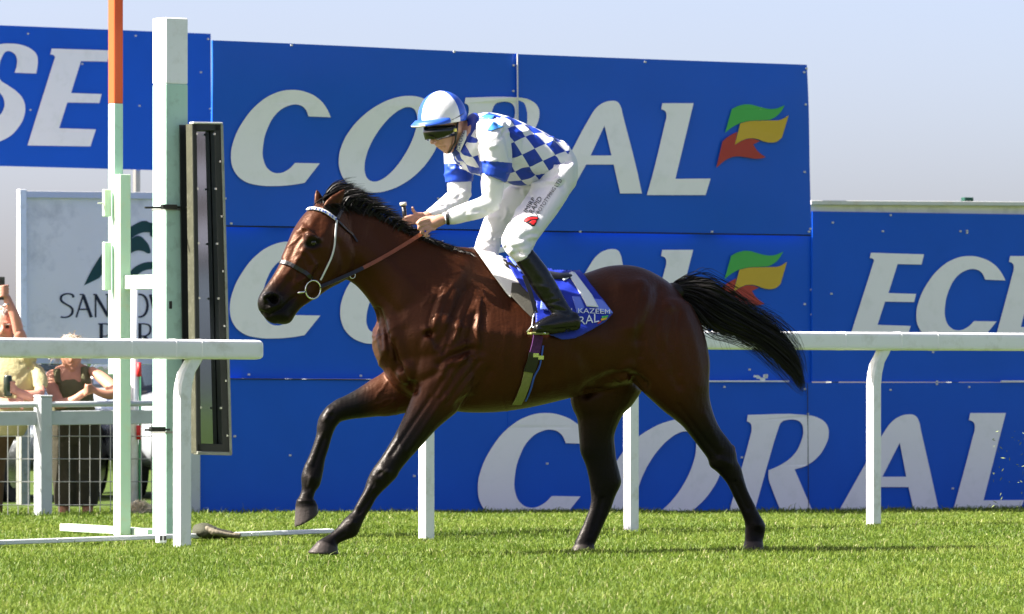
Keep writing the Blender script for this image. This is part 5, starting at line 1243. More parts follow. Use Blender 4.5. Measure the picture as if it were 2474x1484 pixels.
for q1, q2, seed in ((NB, NFt, 21), (FB, FFt, 22)):
    B = Body(); B.loft(rows(HF, q1, 1.05), 4, 22, (.1, .5)); B.loft(rows(HF, q2, 1.06), 4, 20, (.6, .6)); k_ = B.fuse(.0055, 6, None)
    if seed == 21:
        cloth_wrinkles(k_, [([(1284, 720), (1310, 735), (1352, 728)], -.004, 3), ([(1330, 745), (1365, 752)], -.005, 3), ([(1290, 690), (1320, 695)], .003, 3), ([(1300, 790), (1340, 797), (1392, 792)], -.006, 2.5), ([(1372, 800), (1376, 806)], -.01, 3)], seed, 10, (1270, 640, 1370, 740), .002, 2.5, (-.3, .6))
    new_obj('boot', k_.to_mesh('boot', M['boot'], HINV), RI)
# print on the thigh
decal_text('IMIRP', M['print_black'], RI, HINV, BRBV, (1272, 517), (1294, 482), 10, .004)
decal_text('RAPID', M['print_black'], RI, HINV, BRBV, (1285, 519), (1310, 481), 11, .004)
decal_text('PROTOTYPING LTD', M['print_black'], RI, HINV, BRBV, (1298, 524), (1357, 436), 9, .004)
def zt(p): return [(1236.6 + x * .1041, 412.2 + y * .1041) for x, y in p]
drape('badge', zt([(262, 1195), (300, 1130), (380, 1082), (450, 1066), (590, 1075), (612, 1130), (570, 1180), (560, 1230), (520, 1290), (455, 1290), (370, 1235)]), M['print_black'], RI, .003, bv=BRBV, mirror=False, cell=3)
M['badge_red'] = mat('badge_red', (.45, .01, .012), .5, .35, .05)
drape('badge_stripe', zt([(300, 1190), (340, 1140), (420, 1108), (500, 1098), (590, 1105), (600, 1140), (520, 1150), (420, 1165), (350, 1205)]), M['badge_red'], RI, .0045, bv=BRBV, mirror=False, cell=3)
drape('badge_stripe', zt([(400, 1220), (450, 1185), (555, 1175), (555, 1220), (520, 1240), (515, 1270), (455, 1265), (450, 1240)]), M['badge_red'], RI, .0045, bv=BRBV, mirror=False, cell=3)
# --- helmet, goggles
def helmet_mat():
    m = mat('quartered_cap', (.72, .72, .74), .35, .4, .03, 6, .15, 40); t = m.node_tree; b = t.nodes['Principled BSDF']
    at = t.nodes.new('ShaderNodeAttribute'); at.attribute_name = 'quarter'; g = t.nodes.new('ShaderNodeMath'); g.operation = 'GREATER_THAN'; g.inputs[1].default_value = .5
    mx = t.nodes.new('ShaderNodeMix'); mx.data_type = 'RGBA'; mx.inputs[6].default_value = (.02, .085, .48, 1); mx.inputs[7].default_value = (.72, .72, .74, 1)
    t.links.new(at.outputs['Fac'], g.inputs[0]); t.links.new(g.outputs[0], mx.inputs[0]); t.links.new(mx.outputs[2], b.inputs['Base Color']); return m
tilt = R(9); hF = (JH.F * math.cos(tilt) - UP * math.sin(tilt)); hU = (UP * math.cos(tilt) + JH.F * math.sin(tilt)); hN = JH.N
hc_ = JH.W(1068, 286, 0); V, Fc, Q = [], [], []
nu, nv = 48, 18
for j in range(nv + 1):
    th = R(100) * j / nv
    for i in range(nu):
        a = 2 * math.pi * i / nu; rl, rw = .124, .104
        back = 1 + .06 * max(0, -math.cos(a)); fold = 1 + .006 * math.sin(9 * a + 5 * th) * math.sin(th)
        p = hc_ + hU * (.132 * math.cos(th)) + (hF * (rl * math.cos(a) * back) + hN * (rw * math.sin(a))) * (math.sin(th) * fold)
        V.append(HINV @ p); deg = math.degrees(a + 2*math.pi/nu*.5) % 180; Q.append(1.0 if (math.degrees(a) + 6) % 180 < 108 else 0.0)
for j in range(nv):
    for i in range(nu): Fc.append((j*nu + i, j*nu + (i+1) % nu, (j+1)*nu + (i+1) % nu, (j+1)*nu + i))
me = mesh('helmet_shell', V, Fc, helmet_mat(), True); at = me.attributes.new('quarter', 'FLOAT', 'POINT'); at.data.foreach_set('value', Q)
hel = new_obj('helmet', me, RI); md = hel.modifiers.new('thick', 'SOLIDIFY'); md.thickness = .008; md.offset = -1
V, Fc = [], []; na = 22
for i in range(na + 1):
    a = R(-72 + 144 * i / na); ext = .052 * max(0, math.cos(a * 1.2)) ** .6 + .004
    for k, (e, dz) in enumerate(((-.012, .004), (ext * .5, .0), (ext, -.016 - .1 * ext), (ext - .003, -.024 - .1 * ext), (ext * .5, -.010), (-.012, -.006))):
        V.append(HINV @ (hc_ + hF * ((.124 + e) * math.cos(a)) + hN * ((.104 + e) * math.sin(a)) + hU * (dz + .004)))
for i in range(na):
    for k in range(6): Fc.append((i*6 + k, i*6 + (k+1) % 6, (i+1)*6 + (k+1) % 6, (i+1)*6 + k))
M['cap_blue'] = mat('cap_blue', (.02, .085, .48), .4, .4, .05, 10)
me = mesh('peak', V, Fc, M['cap_blue'], True); recalc(me); me.materials.append(M['cream'])
for p in me.polygons: p.material_index = 1 if p.index % 6 in (2,) and (p.index // 6) < 14 else 0
new_obj('peak', me, hel)
RBV = RB.bvh()
# goggles: band of lens round the face, strap to the back of the cap
V, Fc = [], []; na = 26; gc = JH.W(1075, 315, 0); gU = hU; 
for i in range(na + 1):
    a = R(-80 + 160 * i / na)
    hgt = .044 * (1 - .35 * abs(math.sin(a))) * (1 - .25 * math.exp(-(a / .25) ** 2)); r_l, r_w = .116 + .012 * math.cos(a), .088
    for z, e in ((-hgt * (1.15 if abs(i - na/2) > 3 else .55), -.012), (-hgt * .9, .006), (0, .012), (hgt * .8, .006), (hgt, -.012)):
        V.append(HINV @ (gc + hF * ((r_l + e) * math.cos(a) - .012) + hN * ((r_w + e) * math.sin(a)) + gU * (z + .0)))
for i in range(na):
    for k in range(4): Fc.append((i*5 + k, i*5 + k + 1, (i+1)*5 + k + 1, (i+1)*5 + k))
me = mesh('goggles', V, Fc, M['goggle'], True); recalc(me); go = new_obj('goggles', me, RI); md = go.modifiers.new('thick', 'SOLIDIFY'); md.thickness = .006
pc = gc + hF * (.10 * math.cos(R(72)) - .012) + hN * (.10 * math.sin(R(72)))
loc_build(MB().tube([pc + gU * .0, pc + hN * .006], .010, 12), 'badge', M['yellow_dot'], go, HINV)
loc_build(MB().tube([hc_ + hF * (.126 * math.cos(a)) + hN * (.106 * math.sin(a)) + hU * (-.012 + .03 * max(0, a - 1.2)) for a in np.linspace(R(70), R(180), 12)], .007, 6), 'goggle_strap', M['leather_black'], go, HINV)
loc_build(MB().tube([HF.W(x, y, w) for x, y, w in ((1107, 285, .085), (1103, 318, .088), (1099, 345, .075), (1089, 364, .045), (1083, 369, .02))], .006, 6), 'chin_strap', M['leather_black'], hel, HINV)
# whip held in the far hand
wh = empty('whip', (HF.X0, HF.Y0, 0), math.pi + BETA, 'black whip handle with pale cap gripped in the riders far hand', 'whip')
q = [HF.W(x, y, w) for x, y, w in ((974, 494, -.012), (979, 535, -.016), (985, 575, -.05), (992, 640, -.14), (1000, 760, -.22))]
loc_build(MB().tube(q, [.013, .011, .009, .006, .004], 10), 'shaft', M['leather_black'], wh, HINV)
loc_build(MB().tube([q[0] - (q[1] - q[0]).normalized() * .010, q[0] + (q[1] - q[0]).normalized() * .006], [.017, .018], 12), 'cap', M['cream'], wh, HINV)
# ------------------------------------------------------------------ spectators' fence at left
def PF(px, py, off=0.0): return on_plane(px, py, BY, BX, off)
fe = empty('spectator_fence', (0, 0, 0), 0, 'low grey white fence with wire mesh that the spectators lean on', 'fence')
a, b_ = PF(-140, 980, 0), PF(468, 974, 0); t_ = (b_ - a).normalized()
M['wire'] = mat('fence_wire', (.40, .40, .38), .45, .5, .1, 10, metal=.6)
MB().tube([a, b_], .021, 10).build('top_rail', M['fence_white'], fe, True)
a, b_ = PF(-140, 1010, -.02), PF(468, 1009, -.02); MB().box((a + b_) / 2, (b_ - a).length, .03, .10, (t_, N, UP), .004).build('rail_board', M['fence_white'], fe)
for px in (104, 462, -120):
    p = PF(px, 960, .0); z0 = g_at(p.x, p.y) - .2
    MB().box((p.x, p.y, (p.z + z0) / 2), .10, .10, p.z - z0, AX, .008).build('post', M['fence_white'], fe)
    MB().box((p.x, p.y, p.z + .008), .105, .105, .016, AX, .006).build('post_cap', M['fence_white'], fe)
wz0, wz1 = PF(200, 1262, -.05).z, PF(200, 1020, -.05).z
wire_v = MB().tube([(0, 0, wz0), (0, 0, wz1)], .0032, 5); wire_me = mesh('wire', wire_v.v, wire_v.f, M['wire'])
px = -130.0
while px < 470:
    p = PF(px, 1000, -.05); o = new_obj('wire', wire_me, fe); o.location = (p.x, p.y, 0); px += 24.8
for py in (1054, 1109, 1164, 1220):
    MB().tube([PF(-140, py, -.044), PF(470, py, -.044)], .0034, 5).build('wire', M['wire'], fe)

# ------------------------------------------------------------------ two spectators
def person_skin(name, col): return skin_mat(name, col, .55)
def prow(fr, x0, y0, x1, y1, w, b): return st_edge(fr, x0, y0, x1, y1, w, b, comp=False)
def lf(B, fr, rs, dome=(.6, .6), n=16): B.loft([prow(fr, *r) for r in rs], 4, n, dome)
def fing(B, fr, pts, r0, r1):
    P3 = [fr.W(*p) for p in pts]; n = len(P3); rs = []
    for i, p in enumerate(P3):
        t = (P3[min(i+1,n-1)] - P3[max(i-1,0)]).normalized(); u = t.cross(Vector((.3, -.9, .2))).normalized(); v = t.cross(u); r_ = r0 + (r1 - r0) * i / (n - 1); rs.append([*p, *(u * r_), *(v * r_), 0, 1, 0])
    B.loft(rs, 3, 8, (.8, .9))
M['skin_f'] = person_skin('skin_tanned', (.44, .21, .135)); M['skin_m'] = person_skin('skin_flushed', (.50, .23, .165))
M['olive'] = mat('olive_top', (.10, .095, .05), .8, .2, .1, 10, .5, 50); M['olive_dark'] = mat('dark_olive_trousers', (.035, .032, .020), .8, .2, .12, 9, .4, 40)
M['yellow'] = mat('pale_yellow_polo', (.40, .36, .19), .75, .25, .07, 9, .5, 40); M['brown_shorts'] = mat('brown_trousers', (.085, .05, .03), .8, .2, .1, 9, .4, 40)
M['hair_grey'] = mat('grey_blonde_hair', (.50, .46, .38), .6, .3, .25, 40, .6, 120)
IDM = Matrix.Identity(4)
wp_ = PF(172, 1250, -.42); WF = Frame(wp_.x, wp_.y, 0.0)
pw = empty('person', (wp_.x, wp_.y, g_at(wp_.x, wp_.y)), 0, 'woman in olive sleeveless top leaning her forearms on the spectator fence', 'person')
WINV = Matrix.Translation(pw.location).inverted()
B = Body()
lf(B, WF, [(150, 822, 196, 822, 0, .07), (144, 838, 200, 838, .01, .09), (144, 855, 199, 855, .02, .092), (148, 872, 196, 872, .03, .08), (156, 886, 189, 886, .04, .06), (164, 894, 182, 894, .045, .035)])     # head
B.ellipsoid(WF.W(174, 866, .115), (.014, 0, 0), (0, .02, 0), (0, 0, .028)); B.ellipsoid(WF.W(174, 880, .10), (.026, 0, 0), (0, .012, 0), (0, 0, .008)); B.ellipsoid(WF.W(174, 892, .085), (.022, 0, 0), (0, .018, 0), (0, 0, .016))
lf(B, WF, [(156, 880, 190, 880, -.01, .05), (152, 905, 196, 905, -.01, .055)])
lf(B, WF, [(128, 896, 216, 892, 0, .085), (120, 925, 222, 922, .0, .11), (126, 970, 226, 970, -.02, .115), (130, 1020, 232, 1020, -.06, .115), (128, 1060, 238, 1060, -.08, .12)])
lf(B, WF, [(112, 902, 142, 898, .0, .05), (108, 930, 140, 930, .08, .045), (118, 960, 150, 955, .18, .04), (130, 985, 156, 968, .27, .038)])
lf(B, WF, [(136, 988, 148, 962, .28, .035), (165, 984, 172, 958, .31, .033), (195, 966, 198, 942, .33, .028), (208, 955, 210, 936, .335, .022)])
lf(B, WF, [(208, 898, 226, 886, .0, .05), (228, 916, 252, 900, .08, .045), (252, 938, 278, 922, .18, .042), (270, 958, 292, 945, .26, .04)])
lf(B, WF, [(288, 962, 282, 938, .27, .036), (262, 966, 258, 942, .31, .032), (238, 958, 236, 938, .335, .026), (224, 950, 224, 934, .345, .022)])
B.ellipsoid(WF.W(213, 944, .345), (.034, 0, 0), (0, .026, 0), (0, 0, .032)); B.ellipsoid(WF.W(222, 941, .34), (.03, 0, 0), (0, .024, 0), (0, 0, .03))
for k in range(4): fing(B, WF, [(222 - k, 931 + k * 6, .355), (213, 931 + k * 6, .385), (206, 935 + k * 6, .375), (207, 939 + k * 6, .35)], .0095, .008)
fing(B, WF, [(216, 944, .36), (210, 936, .38), (206, 929, .37)], .0105, .008)
lf(B, WF, [(130, 1050, 182, 1050, -.08, .09), (133, 1130, 178, 1130, -.06, .075), (138, 1200, 172, 1200, -.05, .06), (142, 1262, 165, 1262, -.05, .045)])
lf(B, WF, [(182, 1050, 240, 1050, -.08, .09), (190, 1130, 236, 1130, -.06, .075), (196, 1200, 228, 1200, -.05, .06), (200, 1262, 222, 1262, -.05, .045)])
k_ = B.fuse(.0075, 4, None); k_.stroke([(168, 879), (180, 879)], -.006, 1.6); k_.stroke([(164, 858)], -.008, 3); k_.stroke([(184, 858)], -.008, 3); k_.apply(0)
new_obj('body', k_.to_mesh('body', M['skin_f'], WINV), pw)
B = Body(); lf(B, WF, [(136, 912, 208, 910, .0, .098), (122, 935, 222, 932, .0, .122), (124, 972, 228, 972, -.02, .128), (126, 1030, 236, 1030, -.07, .128)], (.02, .1), 24)
lf(B, WF, [(128, 894, 152, 890, -.01, .095), (128, 925, 158, 925, .0, .118)], (.2, .2)); lf(B, WF, [(192, 888, 216, 886, -.01, .095), (190, 925, 220, 925, .0, .118)], (.2, .2))
k_ = B.fuse(.008, 6, None); cloth_wrinkles(k_, [], 31, 14, (125, 910, 230, 1020), .006, 3, (.3, 2.2)); new_obj('sleeveless_top', k_.to_mesh('sleeveless_top', M['olive'], WINV), pw)
B = Body(); lf(B, WF, [(124, 1020, 242, 1020, -.08, .14), (122, 1060, 246, 1060, -.08, .14), (124, 1120, 244, 1120, -.07, .12), (128, 1180, 240, 1180, -.06, .11), (132, 1222, 236, 1222, -.06, .10)], (.1, .05), 26)
k_ = B.fuse(.009, 5, None); cloth_wrinkles(k_, [([(184, 1080), (184, 1222)], -.03, 5)], 32, 12, (130, 1040, 238, 1210), .006, 4, (1.2, 1.9)); new_obj('trousers', k_.to_mesh('trousers', M['olive_dark'], WINV), pw)
def hair_cap(root, inv, fr, c_, rx, ry, rz, n, mat_, droop, seed):
    r_ = np.random.default_rng(seed); V, Fc = [], []; c0 = np.array(fr.W(*c_))
    for i in range(n):
        th = math.acos(1 - r_.random() * 1.15); ph = r_.random() * 2 * math.pi
        if math.sin(ph) < -.35 and th > .75: continue                       # keep the face clear (camera side is -Y)
        d = np.array([math.sin(th) * math.cos(ph), math.sin(th) * math.sin(ph), math.cos(th)]); p = c0 + d * np.array([rx, ry, rz])
        tang = np.array([d[0] * .5, d[1] * .5, -.6]) + r_.standard_normal(3) * .35; sd = np.cross(tang, d); sd /= np.linalg.norm(sd) + 1e-9; b0 = len(V); L_ = droop * (.5 + r_.random())
        for k in range(4):
            q = p + tang * L_ * k / 3 + d * .012 * math.sin(k); V += [q - sd * .003 * (1 - k / 4), q + sd * .003 * (1 - k / 4)]
        for k in range(3): Fc.append((b0 + 2*k, b0 + 2*k + 1, b0 + 2*k + 3, b0 + 2*k + 2))
    new_obj('hair', mesh('hair', [inv @ Vector(v) for v in V], Fc, mat_, True), root)
hair_cap(pw, WINV, WF, (172, 850, .0), .10, .11, .124, 1600, M['hair_grey'], .07, 3)

mp_ = PF(28, 1250, -.45); MF = Frame(mp_.x, mp_.y, 0.0)
pm = empty('person', (mp_.x, mp_.y, g_at(mp_.x, mp_.y)), 0, 'grey haired man in pale yellow polo raising a phone at the left edge', 'person')
MINV = Matrix.Translation(pm.location).inverted()
B = Body()
lf(B, MF, [(-16, 752, 28, 752, 0, .07), (-24, 768, 35, 768, .01, .09), (-24, 788, 35, 788, .02, .094), (-21, 808, 32, 808, .03, .085), (-14, 828, 26, 828, .04, .065), (-4, 838, 17, 838, .045, .04)])
B.ellipsoid(MF.W(7, 797, .115), (.017, 0, 0), (0, .022, 0), (0, 0, .03)); B.ellipsoid(MF.W(7, 813, .10), (.026, 0, 0), (0, .012, 0), (0, 0, .009)); B.ellipsoid(MF.W(7, 781, .10), (.05, 0, 0), (0, .012, 0), (0, 0, .012)); B.ellipsoid(MF.W(36, 792, .0), (.01, 0, 0), (0, .02, 0), (0, 0, .032))
lf(B, MF, [(-14, 825, 26, 825, -.02, .06), (-18, 855, 32, 855, -.02, .065)])
lf(B, MF, [(-40, 866, 78, 866, -.01, .10), (-50, 910, 92, 910, .0, .135), (-42, 970, 80, 970, .0, .125), (-40, 1030, 40, 1030, -.04, .10)])
lf(B, MF, [(50, 880, 84, 862, .02, .06), (44, 842, 74, 836, .07, .05), (34, 812, 60, 800, .10, .046)])
lf(B, MF, [(32, 806, 56, 790, .10, .044), (24, 768, 47, 760, .12, .04), (14, 742, 33, 732, .13, .03), (6, 722, 24, 714, .135, .028)])
B.ellipsoid(MF.W(9, 706, .135), (.036, 0, 0), (0, .03, 0), (0, 0, .045))
for k in range(4): fing(B, MF, [(20, 690 + k * 8, .14), (12, 691 + k * 8, .172), (3, 692 + k * 8, .172), (-3, 693 + k * 8, .155)], .0095, .008)
lf(B, MF, [(76, 880, 104, 900, .02, .06), (84, 925, 110, 925, .12, .05), (80, 958, 108, 952, .24, .045)])
lf(B, MF, [(100, 972, 96, 940, .25, .042), (72, 972, 70, 944, .29, .04), (48, 962, 46, 938, .315, .03), (36, 955, 34, 932, .32, .028)])
B.ellipsoid(MF.W(28, 940, .325), (.045, 0, 0), (0, .032, 0), (0, 0, .04))
for k in range(4): fing(B, MF, [(36, 924 + k * 8, .335), (28, 923 + k * 8, .365), (18, 925 + k * 8, .372), (10, 928 + k * 8, .36)], .0105, .0085)
lf(B, MF, [(-46, 880, -18, 900, .02, .06), (-40, 940, -10, 940, .14, .05), (-20, 972, -10, 945, .26, .045)]); lf(B, MF, [(-18, 985, -14, 955, .28, .042), (10, 990, 12, 962, .31, .036), (34, 985, 36, 962, .32, .028)]); B.ellipsoid(MF.W(44, 974, .32), (.04, 0, 0), (0, .028, 0), (0, 0, .034))
for k in range(4): fing(B, MF, [(40, 964 + k * 6, .335), (50, 966 + k * 6, .35), (55, 970 + k * 6, .345), (52, 976 + k * 5, .33)], .0095, .008)
lf(B, MF, [(-50, 1040, 0, 1040, -.05, .10), (-86, 1140, -44, 1140, -.1, .08), (-90, 1262, -62, 1262, -.1, .05)]); lf(B, MF, [(-10, 1040, 40, 1040, -.05, .10), (-34, 1140, 6, 1140, -.1, .08), (-34, 1262, -8, 1262, -.1, .05)])
k_ = B.fuse(.0078, 4, None); k_.stroke([(-4, 790)], -.016, 4); k_.stroke([(18, 790)], -.016, 4); k_.stroke([(0, 813), (14, 813)], -.005, 1.6); k_.apply(0)
new_obj('body', k_.to_mesh('body', M['skin_m'], MINV), pm)
B = Body(); lf(B, MF, [(-34, 862, 70, 862, -.01, .105), (-52, 884, 92, 884, -.01, .13), (-54, 920, 96, 920, .0, .148), (-50, 975, 92, 975, .0, .152), (-54, 1052, 58, 1052, -.03, .14)], (.1, .05), 28)
lf(B, MF, [(48, 890, 90, 868, .02, .075), (44, 850, 80, 842, .06, .066)], (.3, .1)); lf(B, MF, [(74, 874, 106, 892, .02, .075), (80, 915, 116, 918, .10, .066), (80, 935, 114, 936, .14, .06)], (.3, .1)); lf(B, MF, [(-50, 874, -16, 894, .02, .075), (-46, 935, -8, 935, .13, .062)], (.3, .1))
k_ = B.fuse(.0085, 6, None); cloth_wrinkles(k_, [], 41, 22, (-20, 870, 105, 985), .008, 3.4); new_obj('polo_shirt', k_.to_mesh('polo_shirt', M['yellow'], MINV), pm)
B = Body(); lf(B, MF, [(-58, 1040, 46, 1040, -.04, .13), (-84, 1100, 18, 1100, -.08, .125), (-92, 1170, 10, 1170, -.1, .105), (-94, 1240, 6, 1240, -.1, .095)], (.1, .05), 26); k_ = B.fuse(.009, 5, None); cloth_wrinkles(k_, [([(-40, 1095), (-40, 1240)], -.03, 5)], 42, 8, (-30, 1060, 80, 1200), .006, 4)
new_obj('trousers', k_.to_mesh('trousers', M['brown_shorts'], MINV), pm)
M['hair_white'] = mat('thin_grey_hair', (.52, .50, .46), .6, .3, .2, 40, .6, 120)
hair_cap(pm, MINV, MF, (6, 786, -.01), .106, .125, .132, 1500, M['hair_white'], .045, 5)
loc_build(MB().tube([MF.W(15 + 9 * math.cos(a), 738 - 2 * math.sin(a) - 6 * math.cos(a) * .4, .13 + .034 * math.sin(a)) for a in np.linspace(0, 2 * math.pi, 17)], .006, 6, False), 'wrist_watch', M['steel'], pm, MINV)
for ex in (-4, 18):
    loc_build(MB().box(MF.W(ex, 790, .092), .030, .012, .012, None, .003), 'eye', M['eye'], pm, MINV); loc_build(MB().box(MF.W(ex, 784, .100), .042, .014, .009, None, .003), 'eyebrow', M['hair_white'], pm, MINV)
ph = empty('phone', (0, 0, 0), 0, 'black mobile phone held up by the man at the left edge', 'phone')
c_ = MF.W(1, 697, .15); MB().box(c_, .062, .012, .165, None, .004).build('phone_body', M['black'], ph); MB().box(c_ + Vector((.0, -.0075, .055)), .02, .003, .02).build('camera_lens', M['eye'], ph)
ca = empty('drink_can', (0, 0, 0), 0, 'small dark drink can in the hand of the man in yellow', 'can')
q0, q1 = MF.W(19, 958, .352), MF.W(19, 908, .352)
M['can'] = mat('can_print', (.02, .03, .02), .3, .5, .4, 30, metal=.3)
MB().tube([q0, q0.lerp(q1, .04), q0.lerp(q1, .9), q0.lerp(q1, .97), q1], [.026, .031, .031, .027, .025], 16).build('can_body', M['can'], ca, True); MB().tube([q1, q1 + Vector((0, 0, .003))], [.025, .024], 16).build('can_lid', M['chrome'], ca)

# ------------------------------------------------------------------ behind the fence: hedge, cars, banded pole, bundle
def leaf_mat(name, c0, c1):
    m = bpy.data.materials.new(name); m.use_nodes = True; t = m.node_tree; b = t.nodes['Principled BSDF']; b.inputs['Roughness'].default_value = .6
    at = t.nodes.new('ShaderNodeAttribute'); at.attribute_name = 'tint'; mx = t.nodes.new('ShaderNodeMix'); mx.data_type = 'RGBA'; mx.inputs[6].default_value = (*c0, 1); mx.inputs[7].default_value = (*c1, 1)
    t.links.new(at.outputs['Fac'], mx.inputs[0]); t.links.new(mx.outputs[2], b.inputs['Base Color']); return m
def leaf_mass(name, n, sampler, size, m, parent, seed):
    r_ = np.random.default_rng(seed); Pc = sampler(r_, n); n = len(Pc); a = r_.standard_normal((n, 3)); a /= np.linalg.norm(a, axis=1, keepdims=True); b = np.cross(a, r_.standard_normal((n, 3))); b /= np.linalg.norm(b, axis=1, keepdims=True)
    s_ = (size * (.6 + .8 * r_.random(n)))[:, None]; V = np.stack([Pc - a * s_, Pc + b * s_ * .5, Pc + a * s_, Pc - b * s_ * .5], 1).reshape(-1, 3)
    me = mesh(name, V, [(4*i, 4*i+1, 4*i+2, 4*i+3) for i in range(n)], m); at = me.attributes.new('tint', 'FLOAT', 'POINT'); at.data.foreach_set('value', np.repeat(r_.random(n), 4).astype(np.float32)); return new_obj(name, me, parent)
hg = empty('hedge', (-4, 70, 0), 0, 'dark green hedge far behind the spectators', 'hedge')
def hs_(r_, n):
    x = r_.uniform(-9, -2.4, n); top = 1.25 + .12 * np.sin(x * 2.1) + .10 * np.sin(x * 5.3 + 1); z = top * r_.random(n) ** .7; y = 70 + r_.uniform(-.8, .8, n); return np.stack([x + 4, y - 70, z - .06], 1)
leaf_mass('foliage', 9000, hs_, .055, leaf_mat('hedge_leaf', (.012, .035, .010), (.05, .10, .025)), hg, 2)
cb_ = MB()
for k in range(14): cb_.tube([(-5 + k * .5 + 0.4, 0, -.1), (-5 + k * .5 + .45, .05, .9)], [.03, .012], 6)
o = cb_.build('stems', mat('hedge_stem', (.06, .045, .03), .9, .2, .2), hg); o['kind'] = 'stuff'

M['car_paint'] = mat('silver_car_paint', (.52, .55, .58), .25, .5, .05, 5, metal=.5, coat=.6); M['car_glass'] = mat('car_glass', (.02, .03, .04), .04, .7, .1); M['tyre'] = mat('tyre', (.015, .015, .015), .8, .2, .2)
M['lamp'] = mat('lamp_glass', (.75, .78, .8), .08, .6, .05)
def car(x, y, rz, label):
    c = empty('parked_car', (x, y, -.06), rz, label, 'car', 'cars parked behind the fence')
    # profile along the length (front at -Y): (y, half width, z bottom, z belt, roof half width, z roof)
    B = Body()
    st = []
    for yy, hw, zb, zt in ((-2.05, .62, .38, .58), (-1.95, .76, .26, .70), (-1.6, .84, .22, .82), (-1.0, .87, .22, .92), (-.3, .88, .22, .97), (.6, .88, .22, .98), (1.4, .86, .24, .96), (1.9, .78, .3, .9), (2.05, .66, .42, .75)):
        st.append([0, yy, (zb + zt) / 2, 0, 0, (zt - zb) / 2, hw, 0, 0, .12, .45, 0])
    B.loft(st, 3, 28, (.1, .1)); k_ = B.fuse(.035, 3, None); new_obj('car_body', k_.to_mesh('car_body', M['car_paint'], Matrix.Identity(4)), c)
    B = Body(); st = []
    for yy, hw, zt in ((-.95, .70, .96), (-.55, .68, 1.22), (-.15, .64, 1.40), (.6, .63, 1.44), (1.2, .64, 1.36), (1.75, .68, 1.02)): st.append([0, yy, (.85 + zt) / 2, 0, 0, (zt - .85) / 2, hw, 0, 0, .18, .5, 0])
    B.loft(st, 3, 24, (.05, .05)); k_ = B.fuse(.03, 2, None); new_obj('cabin_glass', k_.to_mesh('cabin_glass', M['car_glass'], Matrix.Identity(4)), c)
    MB().box((0, .5, 1.43), 1.10, 1.25, .05, None, .02).build('roof', M['car_paint'], c)
    for s_ in (-1, 1):
        MB().tube([(s_ * .70, -.98, .96), (s_ * .60, -.12, 1.42)], .03, 6).build('pillar', M['car_paint'], c); MB().tube([(s_ * .62, 1.15, 1.40), (s_ * .70, 1.75, 1.0)], .04, 6).build('pillar', M['car_paint'], c)
        h = MB(); h.box((s_ * .62, -1.93, .66), .30, .12, .13, None, .03); h.build('headlight', M['lamp'], c)
        MB().box((s_ * .95, -.62, 1.0), .16, .10, .11, None, .03).build('door_mirror', M['car_paint'], c)
        for yy in (-1.25, 1.3):
            w = MB().tube([(s_ * .70, yy, .31), (s_ * .89, yy, .31)], .31, 22).build('wheel', M['tyre'], c); MB().tube([(s_ * .88, yy, .31), (s_ * .90, yy, .31)], .20, 18).build('rim', M['chrome'], w)
    for k in range(3): MB().box((0, -2.03, .50 + k * .055), .62, .06, .018, None, .004).build('grille_slat', M['black'], c)
    MB().box((0, -2.0, .33), 1.2, .08, .05, None, .01).build('lower_grille', M['black'], c)
    return c
car(-4.72, 49.5, R(-12), 'silver car seen behind the man in yellow at the left edge')
car(-2.85, 51.5, R(16), 'silver car seen behind the woman and the winning post')

bp_ = empty('banded_pole', (0, 0, 0), 0, 'thin white pole with red and green bands behind the winning post', 'pole')
M['red_band'] = mat('red_band', (.55, .02, .02), .5, .4, .05); M['green_band'] = mat('green_band', (.08, .32, .16), .5, .4, .05)
def pole(px, y0, y1, r_, m, nm, off=-.25): MB().tube([PF(px, y0, off), PF(px, y1, off)], r_, 10).build(nm, m, bp_, True)
pole(324, 1262, 700, .030, M['rail'], 'pole_tube'); pole(338, 1215, 880, .010, M['green_band'], 'band', -.22); pole(336, 910, 876, .017, M['red_band'], 'band', -.20); pole(335, 1062, 1028, .017, M['red_band'], 'band', -.20)
# cream fluffy bundle by the fence foot
bd = empty('fluffy_bundle', (0, 0, 0), 0, 'cream fluffy bundle on the grass beside the fence foot', 'bundle')
bc = PF(337, 1232, .18); r_ = np.random.default_rng(8); V, Fc = [], []
M['cream_fur'] = mat('cream_fur', (.66, .60, .46), .8, .2, .15, 20)
for i in range(1500):
    d = r_.standard_normal(3); d /= np.linalg.norm(d); d[2] = abs(d[2]) * 1.0 - .25; p = np.array(bc) + d * np.array([.075, .06, .065]); t = d + r_.standard_normal(3) * .5; sd = np.cross(t, r_.standard_normal(3)); sd /= np.linalg.norm(sd); b0 = len(V)
    for k in range(3): q = p + t * .010 * k; V += [q - sd * .006 * (1 - k * .45), q + sd * .004 * (1 - k * .45)]
    for k in range(2): Fc.append((b0 + 2*k, b0 + 2*k + 1, b0 + 2*k + 3, b0 + 2*k + 2))
new_obj('fur', mesh('fur', [Vector(v) for v in V], Fc, M['cream_fur'], True), bd)
B = Body(); B.ellipsoid(bc - Vector((0, 0, .01)), (.072, 0, 0), (0, .058, 0), (0, 0, .06)); k_ = B.fuse(.01, 2, None); new_obj('core', k_.to_mesh('core', M['cream_fur'], Matrix.Identity(4)), bd)

